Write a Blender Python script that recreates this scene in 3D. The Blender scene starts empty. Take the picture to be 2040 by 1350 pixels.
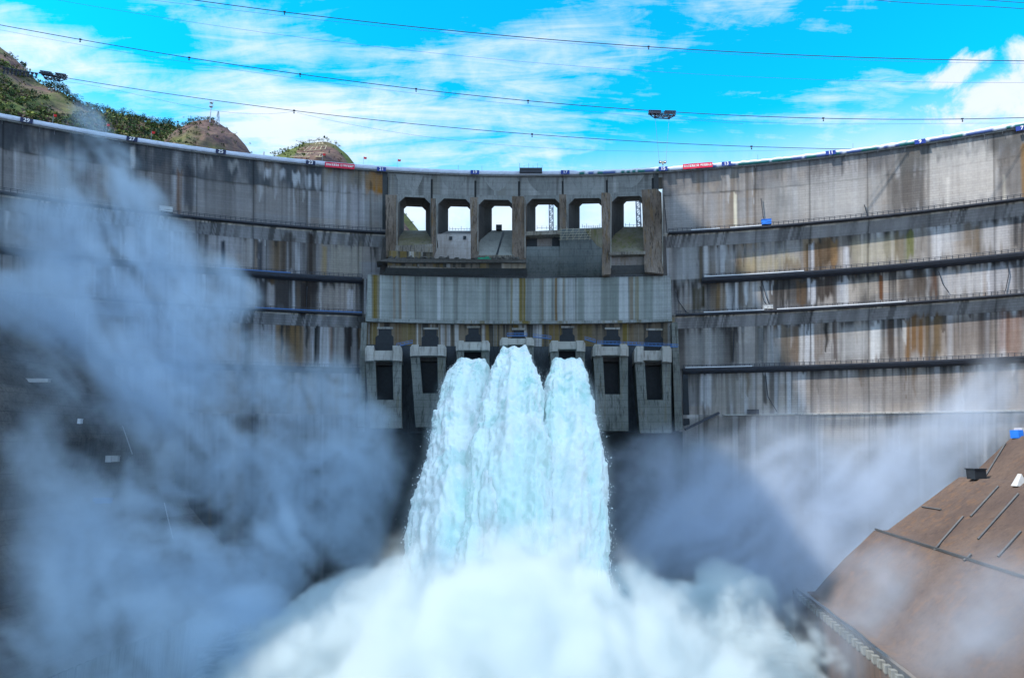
import bpy, math, random
import numpy as np
from mathutils import Vector, Matrix
from mathutils.bvhtree import BVHTree

random.seed(7)
C = bpy.context.scene.collection
SC = bpy.context.scene
PI = math.pi

# ------------------------------------------------------------------ camera
F_PX, HOR = 1282.0, 890.0                       # focal length and horizon row, for the 2040 px wide frame
PITCH = math.atan((HOR - 675.0) / F_PX)
cam = bpy.data.cameras.new('camera')
cam.sensor_width = 36.0
cam.lens = 36.0 * F_PX / 2040.0
cam.clip_start, cam.clip_end = 0.5, 20000.0
cam_ob = bpy.data.objects.new('camera', cam)
cam_ob.location = (0, 0, 0)
cam_ob.rotation_euler = (PI / 2 + PITCH, 0, 0)
C.objects.link(cam_ob)
SC.camera = cam_ob

CP, SP = math.cos(PITCH), math.sin(PITCH)


def pdir(x, y):
    """direction of the sight line through a pixel of the 2040 px wide frame"""
    a, c = (x - 1020.0) / F_PX, -(y - 675.0) / F_PX
    return Vector((a, CP - SP * c, SP + CP * c))


def at_depth(x, y, Y):
    d = pdir(x, y)
    return d * (Y / d.y)


def to_px(P):
    """numpy (...,3) -> pixel coordinates"""
    P = np.asarray(P, dtype=float)
    f = P[..., 1] * CP + P[..., 2] * SP
    u = -P[..., 1] * SP + P[..., 2] * CP
    return 1020 + F_PX * P[..., 0] / f, 675 - F_PX * u / f


# ------------------------------------------------------------------ sun, sky, exposure
SUN_TO = Vector((-0.60, -0.28, 0.75)).normalized()
sun = bpy.data.lights.new('sun', 'SUN')
sun.energy = 3.9
sun.angle = math.radians(0.5)
sun.color = (1.0, 0.93, 0.84)
sun_ob = bpy.data.objects.new('sun', sun)
sun_ob.rotation_euler = SUN_TO.to_track_quat('Z', 'Y').to_euler()
sun_ob.location = (-100, -60, 300)
C.objects.link(sun_ob)

SC.view_settings.view_transform = 'Standard'
SC.view_settings.look = 'None'
SC.view_settings.exposure = 0.85
SC.view_settings.gamma = 1.0


class NT:
    """small helper to write node trees"""
    def __init__(self, tree):
        self.t = tree

    def n(self, typ, **kw):
        nd = self.t.nodes.new(typ)
        for k, v in kw.items():
            setattr(nd, k, v)
        return nd

    def link(self, a, b):
        self.t.links.new(a, b)

    def put(self, sock, v):
        if hasattr(v, 'is_linked') or hasattr(v, 'links'):
            self.t.links.new(v, sock)
        else:
            sock.default_value = v

    def math(self, op, a, b=None, c=None, clamp=False):
        nd = self.n('ShaderNodeMath', operation=op)
        nd.use_clamp = clamp
        self.put(nd.inputs[0], a)
        if b is not None:
            self.put(nd.inputs[1], b)
        if c is not None:
            self.put(nd.inputs[2], c)
        return nd.outputs[0]

    def vmath(self, op, a, b=None, scale=None):
        nd = self.n('ShaderNodeVectorMath', operation=op)
        self.put(nd.inputs[0], a)
        if b is not None:
            self.put(nd.inputs[1], b)
        if scale is not None:
            self.put(nd.inputs['Scale'], scale)
        return nd.outputs['Value'] if op in ('LENGTH', 'DISTANCE', 'DOT_PRODUCT') else nd.outputs[0]

    def noise(self, vec, scale, detail=4, rough=0.55, dist=0.0):
        nd = self.n('ShaderNodeTexNoise')
        nd.inputs['Scale'].default_value = scale
        nd.inputs['Detail'].default_value = detail
        nd.inputs['Roughness'].default_value = rough
        nd.inputs['Distortion'].default_value = dist
        if vec is not None:
            self.link(vec, nd.inputs['Vector'])
        return nd.outputs['Fac'] if 'Fac' in nd.outputs else nd.outputs[0]

    def mrange(self, v, a, b, c=0.0, d=1.0, smooth=False):
        nd = self.n('ShaderNodeMapRange')
        if smooth:
            nd.interpolation_type = 'SMOOTHSTEP'
        self.put(nd.inputs['Value'], v)
        for k, x in zip(('From Min', 'From Max', 'To Min', 'To Max'), (a, b, c, d)):
            nd.inputs[k].default_value = x
        return nd.outputs[0]

    def mix(self, f, a, b, mode='MIX'):
        nd = self.n('ShaderNodeMix', data_type='RGBA', blend_type=mode)
        self.put(nd.inputs[0], f)
        for s, v in ((nd.inputs[6], a), (nd.inputs[7], b)):
            if isinstance(v, (tuple, list)):
                s.default_value = (*v[:3], 1.0)
            else:
                self.link(v, s)
        return nd.outputs[2]


world = bpy.data.worlds.new('World')
SC.world = world
world.use_nodes = True
W = NT(world.node_tree)
world.node_tree.nodes.clear()
sky = W.n('ShaderNodeTexSky', sky_type='NISHITA')
sky.sun_disc = False
sky.sun_elevation = math.asin(SUN_TO.z)
sky.sun_rotation = math.atan2(SUN_TO.x, SUN_TO.y)
sky.air_density, sky.dust_density, sky.ozone_density = 1.0, 0.3, 2.5
wdir = W.n('ShaderNodeTexCoord').outputs['Generated']
sep = W.n('ShaderNodeSeparateXYZ')
W.link(wdir, sep.inputs[0])
# cirrus on a high flat layer: direction / height
hz = W.math('ADD', W.math('MAXIMUM', sep.outputs[2], 0.0), 0.12)
comb = W.n('ShaderNodeCombineXYZ')
W.put(comb.inputs[0], W.math('DIVIDE', sep.outputs[0], hz))
W.put(comb.inputs[1], W.math('DIVIDE', sep.outputs[1], hz))
mp = W.n('ShaderNodeMapping')
mp.inputs['Rotation'].default_value = (0, 0, math.radians(38))
mp.inputs['Scale'].default_value = (1.0, 2.3, 1.0)
W.link(comb.outputs[0], mp.inputs[0])
cn = W.noise(mp.outputs[0], 1.5, 10, 0.62, 0.7)
cn2 = W.noise(wdir, 7.5, 10, 0.62, 0.5)
spots = [(610, 190, 300, 95, .30), (440, 75, 110, 45, .24), (1130, 95, 230, 62, .30), (850, 285, 330, 62, .36), (420, 260, 260, 70, .26),
         (40, 72, 150, 45, .40), (1560, 225, 180, 36, .18), (330, 175, 180, 45, .16),
         (930, 410, 420, 62, .45), (1690, 240, 110, 40, .16), (1010, 200, 130, 36, .14),
         (250, 20, 220, 60, -.25), (1500, 130, 260, 80, -.16), (1240, 300, 150, 45, -.25), (1750, 60, 260, 70, -.2), (780, 30, 200, 40, -.2)]
acc = W.math('ADD', W.math('MULTIPLY', cn, 1.5), W.math('MULTIPLY', cn2, 1.1))
for (sx, sy, rx, ry, s) in spots:
    d = pdir(sx, sy).normalized()
    dv = W.vmath('SUBTRACT', wdir, tuple(d))
    dv = W.vmath('MULTIPLY', dv, (F_PX / rx, F_PX / max(rx, ry), F_PX / ry))
    fall = W.mrange(W.vmath('LENGTH', dv), 0.0, 1.6, s, 0.0, smooth=True)
    acc = W.math('ADD', acc, fall)
mp4 = W.n('ShaderNodeMapping')
mp4.inputs['Rotation'].default_value = (0, 0, math.radians(52))
mp4.inputs['Scale'].default_value = (1.0, 4.5, 1.0)
W.link(comb.outputs[0], mp4.inputs[0])
cn4 = W.noise(mp4.outputs[0], 3.2, 10, 0.66, 0.9)
acc = W.math('ADD', acc, W.math('MULTIPLY', W.math('SUBTRACT', cn4, 0.5), 1.3))
cloud = W.mrange(acc, 1.27, 1.95, 0.0, 1.0)
tint = W.mix(1.0, sky.outputs[0], (0.02, 2.0, 2.4), 'MULTIPLY')
# veil of thin white towards the horizon
veil = W.mrange(sep.outputs[2], 0.34, 0.46, 0.95, 0.0, smooth=True)
cl2 = W.math('MAXIMUM', W.math('MULTIPLY', cloud, 0.95), W.math('MULTIPLY', veil, W.mrange(cn2, 0.25, 0.55, .55, 1.0)))
cloudcol = W.mix(cn2, (4.2, 5.1, 6.2), (5.9, 6.3, 6.6))
skyc = W.mix(cl2, tint, cloudcol)
# one compact bright puff low on the right
cn3 = W.noise(wdir, 17.0, 9, 0.6, 0.3)
pf = None
for (sx, sy, rx, ry) in ((1890, 150, 85, 34), (1985, 190, 120, 58), (2060, 150, 90, 60)):
    d = pdir(sx, sy).normalized()
    dv = W.vmath('MULTIPLY', W.vmath('SUBTRACT', wdir, tuple(d)), (F_PX / rx, F_PX / rx, F_PX / ry))
    q = W.mrange(W.vmath('LENGTH', dv), 0.0, 1.4, 1.0, 0.0, smooth=True)
    pf = q if pf is None else W.math('MAXIMUM', pf, q)
puff = W.mrange(W.math('ADD', pf, W.math('MULTIPLY', W.math('SUBTRACT', cn3, .5), 2.2)), .42, .80, 0, .92, smooth=True)
skyc = W.mix(puff, skyc, W.mix(cn3, (4.4, 5.0, 6.0), (6.2, 6.3, 6.5)))
# added unseen cloud overhead and behind the camera, as ambient fill light
fill_cloud = W.math('MAXIMUM', W.mrange(sep.outputs[1], 0.15, 0.50, 1.0, 0.0), W.mrange(sep.outputs[2], 0.66, 0.80, 0.0, 1.0))
fill_cloud = W.math('MULTIPLY', fill_cloud, 0.94)
skyc = W.mix(fill_cloud, skyc, (5.3, 7.7, 10.6))
bg = W.n('ShaderNodeBackground')
W.link(skyc, bg.inputs['Color'])
bg.inputs['Strength'].default_value = 0.10
wo = W.n('ShaderNodeOutputWorld')
W.link(bg.outputs[0], wo.inputs['Surface'])

cy = SC.cycles
cy.use_denoising = True
cy.diffuse_bounces = 3
cy.glossy_bounces = 2
cy.transparent_max_bounces = 8
cy.volume_bounces = 24
cy.max_bounces = 24
cy.volume_step_rate = 1.5
cy.volume_max_steps = 512
cy.sample_clamp_indirect = 4.0


# ------------------------------------------------------------------ materials
def mat_new(name):
    m = bpy.data.materials.new(name)
    m.use_nodes = True
    m.node_tree.nodes.clear()
    t = NT(m.node_tree)
    out = t.n('ShaderNodeOutputMaterial')
    return m, t, out


def principled(t, out, col, rough=0.8, metal=0.0, bump=None, spec=0.3):
    b = t.n('ShaderNodeBsdfPrincipled')
    if isinstance(col, (tuple, list)):
        b.inputs['Base Color'].default_value = (*col[:3], 1)
    else:
        t.link(col, b.inputs['Base Color'])
    b.inputs['Roughness'].default_value = rough
    b.inputs['Metallic'].default_value = metal
    b.inputs['Specular IOR Level'].default_value = spec
    if bump is not None:
        bn = t.n('ShaderNodeBump')
        bn.inputs['Strength'].default_value = bump[1]
        bn.inputs['Distance'].default_value = bump[2]
        t.link(bump[0], bn.inputs['Height'])
        t.link(bn.outputs[0], b.inputs['Normal'])
    t.link(b.outputs[0], out.inputs['Surface'])
    return b


def concrete(name, base, dark, light, streak=0.5, rust=None, rust_amt=0.0, lines=0.25, seed=0.0, speck=0.35, courses=False, sf=1.0):
    """weathered concrete: vertical run-off streaks, leaching, formwork lines, specks"""
    m, t, out = mat_new(name)
    tc = t.n('ShaderNodeTexCoord').outputs['Object']
    off = t.vmath('ADD', tc, (seed * 13.1, seed * 7.7, 0))

    def stretched(sx, sz, detail=3):
        v = t.vmath('MULTIPLY', off, (sx * sf, sx * sf, sz))
        return t.noise(v, 1.0, detail, 0.6)
    s1 = stretched(0.55, 0.025, 4)
    s2 = stretched(1.7, 0.07, 3)
    s3 = stretched(0.22, 0.012, 3)
    big = t.noise(off, 0.05, 4, 0.6)
    fine = t.noise(off, 1.3, 5, 0.65)
    col = t.mix(t.mrange(big, 0.35, 0.68), base, light)
    dk = t.mrange(t.math('ADD', t.math('MULTIPLY', s1, 0.6), t.math('MULTIPLY', s2, 0.4)), 0.50, 0.64)
    col = t.mix(t.math('MULTIPLY', dk, streak), col, dark)
    lt = t.mrange(s3, 0.56, 0.68)
    col = t.mix(t.math('MULTIPLY', lt, 0.45), col, light)
    if rust:
        rf = t.math('MULTIPLY', t.mrange(stretched(0.5, 0.012, 4), 0.52, 0.60), t.mrange(stretched(.06, .004, 2), 0.42, 0.56))
        col = t.mix(t.math('MULTIPLY', rf, rust_amt), col, rust)
    col = t.mix(t.math('MULTIPLY', t.mrange(fine, 0.42, 0.72), speck), col, t.mix(0.5, dark, base))
    if lines:
        # lift lines every 1.5 m and formwork joints
        sp = t.n('ShaderNodeSeparateXYZ')
        t.link(tc, sp.inputs[0])
        lz = t.math('ABSOLUTE', t.math('SUBTRACT', t.math('FRACT', t.math('DIVIDE', sp.outputs[2], 3.0)), 0.5))
        lf = t.mrange(lz, 0.0, 0.06, 1.0, 0.0)
        lx = t.math('ABSOLUTE', t.math('SUBTRACT', t.math('FRACT', t.math('DIVIDE', sp.outputs[0], 3.0)), 0.5))
        if courses:
            lf = t.math('MULTIPLY', lf, t.mrange(t.noise(t.vmath('MULTIPLY', off, (.03, .03, .25)), 1.0, 3), .42, .6))
        else:
            lf = t.math('MAXIMUM', lf, t.math('MULTIPLY', t.mrange(lx, 0.0, 0.05, 1.0, 0.0), 0.6))
        col = t.mix(t.math('MULTIPLY', lf, lines), col, dark)
    col = t.mix(1.0, col, (.80, .80, .80), 'MULTIPLY')
    principled(t, out, col, 0.9, 0, (fine, 0.35, 0.15), 0.15)
    return m


def wall_material():
    m, t, out = mat_new('dam_wall_concrete')
    at = t.n('ShaderNodeAttribute', attribute_name='Col').outputs['Color']
    uv = t.n('ShaderNodeUVMap', uv_map='UVMap').outputs[0]
    fine = t.noise(uv, 0.9, 6, 0.68)
    med = t.noise(uv, 0.16, 5, 0.6)
    st = t.noise(t.vmath('MULTIPLY', uv, (0.8, 0.04, 0)), 1.0, 4, 0.62)
    col = t.mix(1.0, at, t.mix(fine, (0.78, 0.78, 0.79), (1.16, 1.15, 1.14)), 'MULTIPLY')
    col = t.mix(1.0, col, t.mix(med, (0.80, 0.80, 0.82), (1.18, 1.17, 1.14)), 'MULTIPLY')
    col = t.mix(1.0, col, t.mix(st, (0.80, 0.79, 0.78), (1.18, 1.18, 1.19)), 'MULTIPLY')
    # formwork boards: broken courses
    br = t.n('ShaderNodeTexBrick')
    t.link(uv, br.inputs['Vector'])
    br.inputs['Scale'].default_value = 1.0
    br.inputs['Brick Width'].default_value = 4.5
    br.inputs['Row Height'].default_value = 1.0
    br.inputs['Mortar Size'].default_value = 0.13
    br.inputs['Mortar Smooth'].default_value = 0.4
    br.inputs['Color1'].default_value = (1.02, 1.02, 1.02, 1)
    br.inputs['Color2'].default_value = (0.93, 0.93, 0.94, 1)
    br.inputs['Mortar'].default_value = (0.70, 0.69, 0.69, 1)
    gate = t.mrange(t.noise(uv, 0.028, 3), 0.40, 0.64, 0.05, 0.75)
    col = t.mix(gate, col, t.mix(1.0, col, br.outputs['Color'], 'MULTIPLY'))
    principled(t, out, col, 0.92, 0, (fine, 0.3, 0.2), 0.12)
    return m


def plain(name, col, rough=0.6, metal=0.0, var=0.25, scale=0.6):
    m, t, out = mat_new(name)
    tc = t.n('ShaderNodeTexCoord').outputs['Object']
    n = t.noise(tc, scale, 4, 0.6)
    c = t.mix(n, tuple(c * (1 - var) for c in col), tuple(min(1, c * (1 + var)) for c in col))
    principled(t, out, c, rough, metal)
    return m


M = {}
M['wall'] = wall_material()
M['beam'] = concrete('beam_concrete', (.24, .25, .25), (.09, .09, .09), (.36, .37, .37), .55, lines=.30, seed=1)
M['pier'] = concrete('stained_brown_pier', (.13, .098, .078), (.03, .024, .02), (.34, .28, .24), .85, (.24, .14, .05), .5, lines=.05, seed=2, speck=.3, sf=2.2)
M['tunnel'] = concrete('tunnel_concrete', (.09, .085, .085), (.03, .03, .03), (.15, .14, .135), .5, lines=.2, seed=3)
M['moss'] = concrete('mossy_chute', (.16, .135, .075), (.07, .065, .05), (.27, .25, .21), .5, (.13, .14, .04), .6, lines=.12, seed=4)
M['chute'] = concrete('grey_chute', (.24, .245, .23), (.10, .105, .10), (.38, .38, .35), .35, lines=.3, seed=5)
M['apron'] = concrete('apron_wall', (.125, .145, .15), (.05, .06, .065), (.20, .215, .215), .55, lines=.45, seed=6)
M['apron_warm'] = concrete('apron_wall_warm', (.30, .27, .255), (.16, .11, .08), (.47, .45, .45), .45, (.27, .18, .10), .5, lines=.3, seed=7)
M['fascia'] = concrete('stained_fascia', (.17, .15, .13), (.03, .028, .026), (.36, .33, .29), .9, (.18, .14, .05), .5, lines=.05, seed=8, sf=2.0)
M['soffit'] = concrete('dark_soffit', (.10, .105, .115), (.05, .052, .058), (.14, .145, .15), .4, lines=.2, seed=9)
M['block'] = concrete('block_concrete', (.255, .285, .28), (.075, .085, .08), (.42, .44, .445), .68, (.19, .135, .03), .95, lines=.28, seed=10, speck=.3)
M['back'] = concrete('outlet_back_wall', (.19, .155, .11), (.04, .034, .03), (.44, .41, .37), .9, (.24, .17, .05), .8, lines=.08, seed=11)
M['wet_dark'] = concrete('wet_shaded_wall', (.055, .065, .08), (.02, .024, .03), (.12, .135, .15), .6, lines=.05, seed=15)  # wet concrete, darkened further for the deep shade between the outlets
M['leg'] = concrete('outlet_leg', (.17, .185, .175), (.055, .06, .055), (.30, .31, .295), .9, (.20, .17, .10), .4, lines=.55, seed=12, sf=1.6)
M['cap'] = concrete('cap_concrete', (.46, .445, .415), (.17, .155, .14), (.58, .56, .53), .65, lines=.25, seed=13, speck=.2)
M['dark'] = plain('dark_steel', (.022, .028, .036), .5, 0.2, .4, .8)  # near-black also stands for shade in niches, slots and gate recesses
M['void'] = plain('recess_shadow_concrete', (.05, .055, .06), .9, 0, .4, .5)
M['walk'] = plain('walkway_steel', (.045, .05, .065), .6, .3, .35, .5)
M['ledge'] = concrete('ledge_concrete', (.36, .36, .35), (.05, .05, .045), (.5, .49, .46), .75, (.2, .19, .08), .4, lines=.05, seed=14)
M['rail'] = plain('railing_steel', (.17, .18, .20), .5, .4)
M['blue_rail'] = plain('blue_painted_steel', (.06, .17, .42), .5, .1)
M['white'] = plain('white_sheet', (.74, .77, .82), .6, 0, .12, .3)
M['sign_blue'] = plain('sign_blue', (.015, .04, .24), .5)
M['sign_navy'] = plain('sign_navy', (.01, .018, .07), .5)
M['red'] = plain('banner_red', (.62, .012, .055), .6, 0, .1)
M['letters'] = plain('white_letters', (.85, .83, .85), .6, 0, .02)
M['cable'] = plain('steel_cable', (.05, .055, .07), .5, .5, .2)
M['thin_cable'] = plain('thin_rope', (.09, .13, .18), .5, .3, .2)
M['carriage'] = plain('carriage_paint', (.045, .05, .075), .5, .3)
M['blue'] = plain('blue_container', (.02, .16, .62), .5)
M['grey_shed'] = plain('shed_grey', (.42, .43, .44), .6)
M['tarp'] = plain('blue_tarp', (.015, .08, .22), .6)
M['flag'] = plain('flag_red', (.7, .03, .03), .6)
M['scaf'] = plain('scaffold_tube', (.36, .33, .25), .6, .3)
M['debris'] = plain('debris', (.09, .085, .08), .9, 0, .6, 1.2)
M['green_net'] = plain('green_net', (.02, .22, .13), .8, 0, .4, .5)
M['mast'] = plain('mast_steel', (.10, .13, .19), .5, .3)
M['mast_light'] = plain('mast_galvanised', (.35, .40, .46), .5, .3)
M['lattice'] = plain('lattice_concrete', (.36, .32, .23), .8)


# ------------------------------------------------------------------ objects
def tag(o, label=None, cat=None, group=None, kind=None):
    for k, v in (('label', label), ('category', cat), ('group', group), ('kind', kind)):
        if v:
            o[k] = v
    return o


def empty(name, loc=(0, 0, 0), **kw):
    o = bpy.data.objects.new(name, None)
    o.empty_display_size = 2
    o.location = loc
    C.objects.link(o)
    return tag(o, **kw)


def link_mesh(name, me, mat, parent=None):
    if mat is not None:
        me.materials.append(mat)
    o = bpy.data.objects.new(name, me)
    C.objects.link(o)
    if parent is not None:
        o.parent = parent
        o.matrix_parent_inverse = Matrix.Translation(parent_loc(parent)).inverted()
    return o


def parent_loc(p):
    # parts keep identity world transforms; only top-level empties are moved
    return Vector(p.location) if p.parent is None else Vector((0, 0, 0))


class MB:
    """collects faces in world space and links them as one mesh"""
    def __init__(self):
        self.v, self.f = [], []

    def add(self, vs, fs):
        b = len(self.v)
        self.v += [tuple(p) for p in vs]
        self.f += [tuple(i + b for i in f) for f in fs]

    def hexa(self, a, b):
        """a, b: two matching rings of points, joined to a closed prism"""
        n = len(a)
        fs = [tuple(range(n)), tuple(range(2 * n - 1, n - 1, -1))]
        fs += [(i, n + i, n + (i + 1) % n, (i + 1) % n) for i in range(n)]
        self.add(list(a) + list(b), fs)

    def bar(self, p, q, w, h=None):
        p, q = Vector(p), Vector(q)
        d = (q - p)
        if d.length < 1e-6:
            return
        d.normalize()
        up = Vector((0, 0, 1)) if abs(d.z) < 0.95 else Vector((0, 1, 0))
        s = d.cross(up).normalized()
        u = s.cross(d).normalized()
        h = w if h is None else h
        r = [s * (w / 2) + u * (h / 2), s * (-w / 2) + u * (h / 2), s * (-w / 2) - u * (h / 2), s * (w / 2) - u * (h / 2)]
        self.hexa([p + k for k in r], [q + k for k in r])

    def box(self, c, sx, sy, sz, rz=0.0):
        c = Vector(c)
        R = Matrix.Rotation(rz, 3, 'Z')
        k = [(-1, -1), (1, -1), (1, 1), (-1, 1)]
        lo = [c + R @ Vector((a * sx / 2, b * sy / 2, -sz / 2)) for a, b in k]
        hi = [c + R @ Vector((a * sx / 2, b * sy / 2, sz / 2)) for a, b in k]
        self.hexa(lo, hi)

    def tube(self, pts, r, n=6):
        pts = [Vector(p) for p in pts]
        rings = []
        for i, p in enumerate(pts):
            d = (pts[min(i + 1, len(pts) - 1)] - pts[max(i - 1, 0)]).normalized()
            up = Vector((0, 0, 1)) if abs(d.z) < 0.9 else Vector((1, 0, 0))
            s = d.cross(up).normalized()
            u = s.cross(d).normalized()
            rr = r[i] if isinstance(r, (list, tuple)) else r
            rings.append([p + (s * math.cos(a) + u * math.sin(a)) * rr for a in [2 * PI * k / n for k in range(n)]])
        vs = [p for ring in rings for p in ring]
        fs = []
        for i in range(len(rings) - 1):
            for k in range(n):
                fs.append((i * n + k, i * n + (k + 1) % n, (i + 1) * n + (k + 1) % n, (i + 1) * n + k))
        fs.append(tuple(range(n - 1, -1, -1)))
        b = (len(rings) - 1) * n
        fs.append(tuple(range(b, b + n)))
        self.add(vs, fs)

    def disc(self, c, r, axis, t=0.4, n=16):
        c, axis = Vector(c), Vector(axis).normalized()
        self.tube([c - axis * t / 2, c + axis * t / 2], r, n)

    def build(self, name, mat, parent=None, smooth=False):
        me = bpy.data.meshes.new(name)
        me.from_pydata(self.v, [], self.f)
        import bmesh
        bm = bmesh.new()
        bm.from_mesh(me)
        bmesh.ops.recalc_face_normals(bm, faces=bm.faces)
        bm.to_mesh(me)
        bm.free()
        if smooth:
            me.polygons.foreach_set('use_smooth', [True] * len(me.polygons))
        return link_mesh(name, me, mat, parent)


def grid_mesh(name, P, mat, parent=None, uv=None, col=None, smooth=True, wrap=False):
    """P: (n,m,3) array of points -> one sheet mesh"""
    n, m = P.shape[:2]
    me = bpy.data.meshes.new(name)
    idx = np.arange(n * m).reshape(n, m)
    if wrap:
        idx = np.concatenate([idx, idx[:, :1]], axis=1)
    q = np.stack([idx[:-1, :-1], idx[:-1, 1:], idx[1:, 1:], idx[1:, :-1]], -1).reshape(-1, 4)
    me.vertices.add(n * m)
    me.vertices.foreach_set('co', P.reshape(-1).astype(np.float32))
    me.loops.add(q.size)
    me.loops.foreach_set('vertex_index', q.reshape(-1).astype(np.int32))
    me.polygons.add(len(q))
    me.polygons.foreach_set('loop_start', (np.arange(len(q)) * 4).astype(np.int32))
    if smooth:
        me.polygons.foreach_set('use_smooth', np.ones(len(q), dtype=bool))
    me.update(calc_edges=True)
    if uv is not None:
        ul = me.uv_layers.new(name='UVMap')
        ul.data.foreach_set('uv', uv.reshape(-1, 2)[q.reshape(-1)].reshape(-1).astype(np.float32))
    if col is not None:
        ca = me.color_attributes.new('Col', 'FLOAT_COLOR', 'POINT')
        rgba = np.ones((n * m, 4), dtype=np.float32)
        rgba[:, :3] = col.reshape(-1, 3)
        ca.data.foreach_set('color', rgba.reshape(-1))
    me.validate()
    return link_mesh(name, me, mat, parent)


# ------------------------------------------------------------------ numpy noise
def _hash(i, seed):
    i = (np.asarray(i).astype(np.int64) * 374761393 + seed * 668265263) & 0xFFFFFFFF
    i = ((i ^ (i >> 13)) * 1274126177) & 0xFFFFFFFF
    return ((i ^ (i >> 16)) & 0xFFFF) / 65535.0


def n1(u, scale, seed=0):
    x = np.asarray(u) / scale
    i = np.floor(x)
    f = x - i
    f = f * f * (3 - 2 * f)
    return _hash(i, seed) * (1 - f) + _hash(i + 1, seed) * f


def n3(x, y, z, seed=0):
    ix, iy, iz = np.floor(x), np.floor(y), np.floor(z)
    fx, fy, fz = x - ix, y - iy, z - iz
    fx, fy, fz = (f * f * (3 - 2 * f) for f in (fx, fy, fz))
    r = 0
    for dx in (0, 1):
        for dy in (0, 1):
            for dz in (0, 1):
                h = _hash((ix + dx) * 73 + (iy + dy) * 19937 + (iz + dz) * 7919021, seed)
                r = r + h * (fx if dx else 1 - fx) * (fy if dy else 1 - fy) * (fz if dz else 1 - fz)
    return r


def fbm(x, y, z, octv=4, seed=0, gain=0.5):
    a, s, tot = 1.0, 0.0, 0.0
    for o in range(octv):
        s = s + a * n3(x * 2 ** o, y * 2 ** o, z * 2 ** o, seed + o * 17)
        tot += a
        a *= gain
    return s / tot


def sstep(a, b, x):
    t = np.clip((x - a) / (b - a), 0, 1)
    return t * t * (3 - 2 * t)


# ------------------------------------------------------------------ the dam's shape: an arch with a lean
ARC_X, ARC_R, ARC_D, LEAN = 8.4, 417.9, 276.9, 0.155
H0, G1, G2, G3, G4, G5, ZB = 122.0, 93.7, 73.7, 57.8, 34.3, 14.0, -82.0


def S(phi, z, p=0.0):
    """point of the downstream face; p = metres it stands out towards the camera"""
    return Vector((ARC_X + (ARC_R - p) * math.sin(phi), ARC_D - ARC_R + (ARC_R - p) * math.cos(phi) + LEAN * (H0 - z), z))


def S_np(phi, z, p):
    return np.stack([ARC_X + (ARC_R - p) * np.sin(phi), ARC_D - ARC_R + (ARC_R - p) * np.cos(phi) + LEAN * (H0 - z), z + 0 * phi], -1)


def hit(x, y, p=0.0):
    """(phi, z) where the sight line of a pixel meets the face set out by p"""
    d = pdir(x, y)
    z = 50.0
    for _ in range(30):
        yc = ARC_D - ARC_R + LEAN * (H0 - z)
        r = ARC_R - p
        a = d.x ** 2 + d.y ** 2
        b = -2 * (d.x * ARC_X + d.y * yc)
        c = ARC_X ** 2 + yc ** 2 - r * r
        t = (-b + math.sqrt(max(b * b - 4 * a * c, 0))) / (2 * a)
        z = 0.5 * z + 0.5 * t * d.z
    P = d * t
    return math.atan2(P.x - ARC_X, P.y - yc), z


def phi_of(x, y, p=0.0):
    return hit(x, y, p)[0]


def ring(pts, p_from, p_to=None):
    """pixel polygon read on the face at p_from, returned as points at p_to"""
    out = []
    for (x, y) in pts:
        ph, z = hit(x, y, p_from)
        out.append(S(ph, z, p_from if p_to is None else p_to))
    return out


def rect(x0, y0, x1, y1):
    return [(x0, y0), (x1, y0), (x1, y1), (x0, y1)]


def pbox(mb, pts, pf, pb):
    mb.hexa(ring(pts, pf), ring(pts, pf, pb))


dam = empty('arch_dam', (0, 0, 0), label='huge curved grey concrete arch dam with stained face and six spillway openings', cat='dam')

# ---- stained face of the two flanks
TIERS = [(H0, G1), (G1, G2), (G2, G3), (G3, G4), (G4, G5), (G5, ZB)]


def nib(z, g):
    """the haunched ledge below a gallery at height g"""
    d = g - z
    return np.where((d >= 0) & (d < 1.6), 2.4, np.where((d >= 1.6) & (d < 6.0), 2.4 * (1 - (d - 1.6) / 4.4), 0.0))


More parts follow.
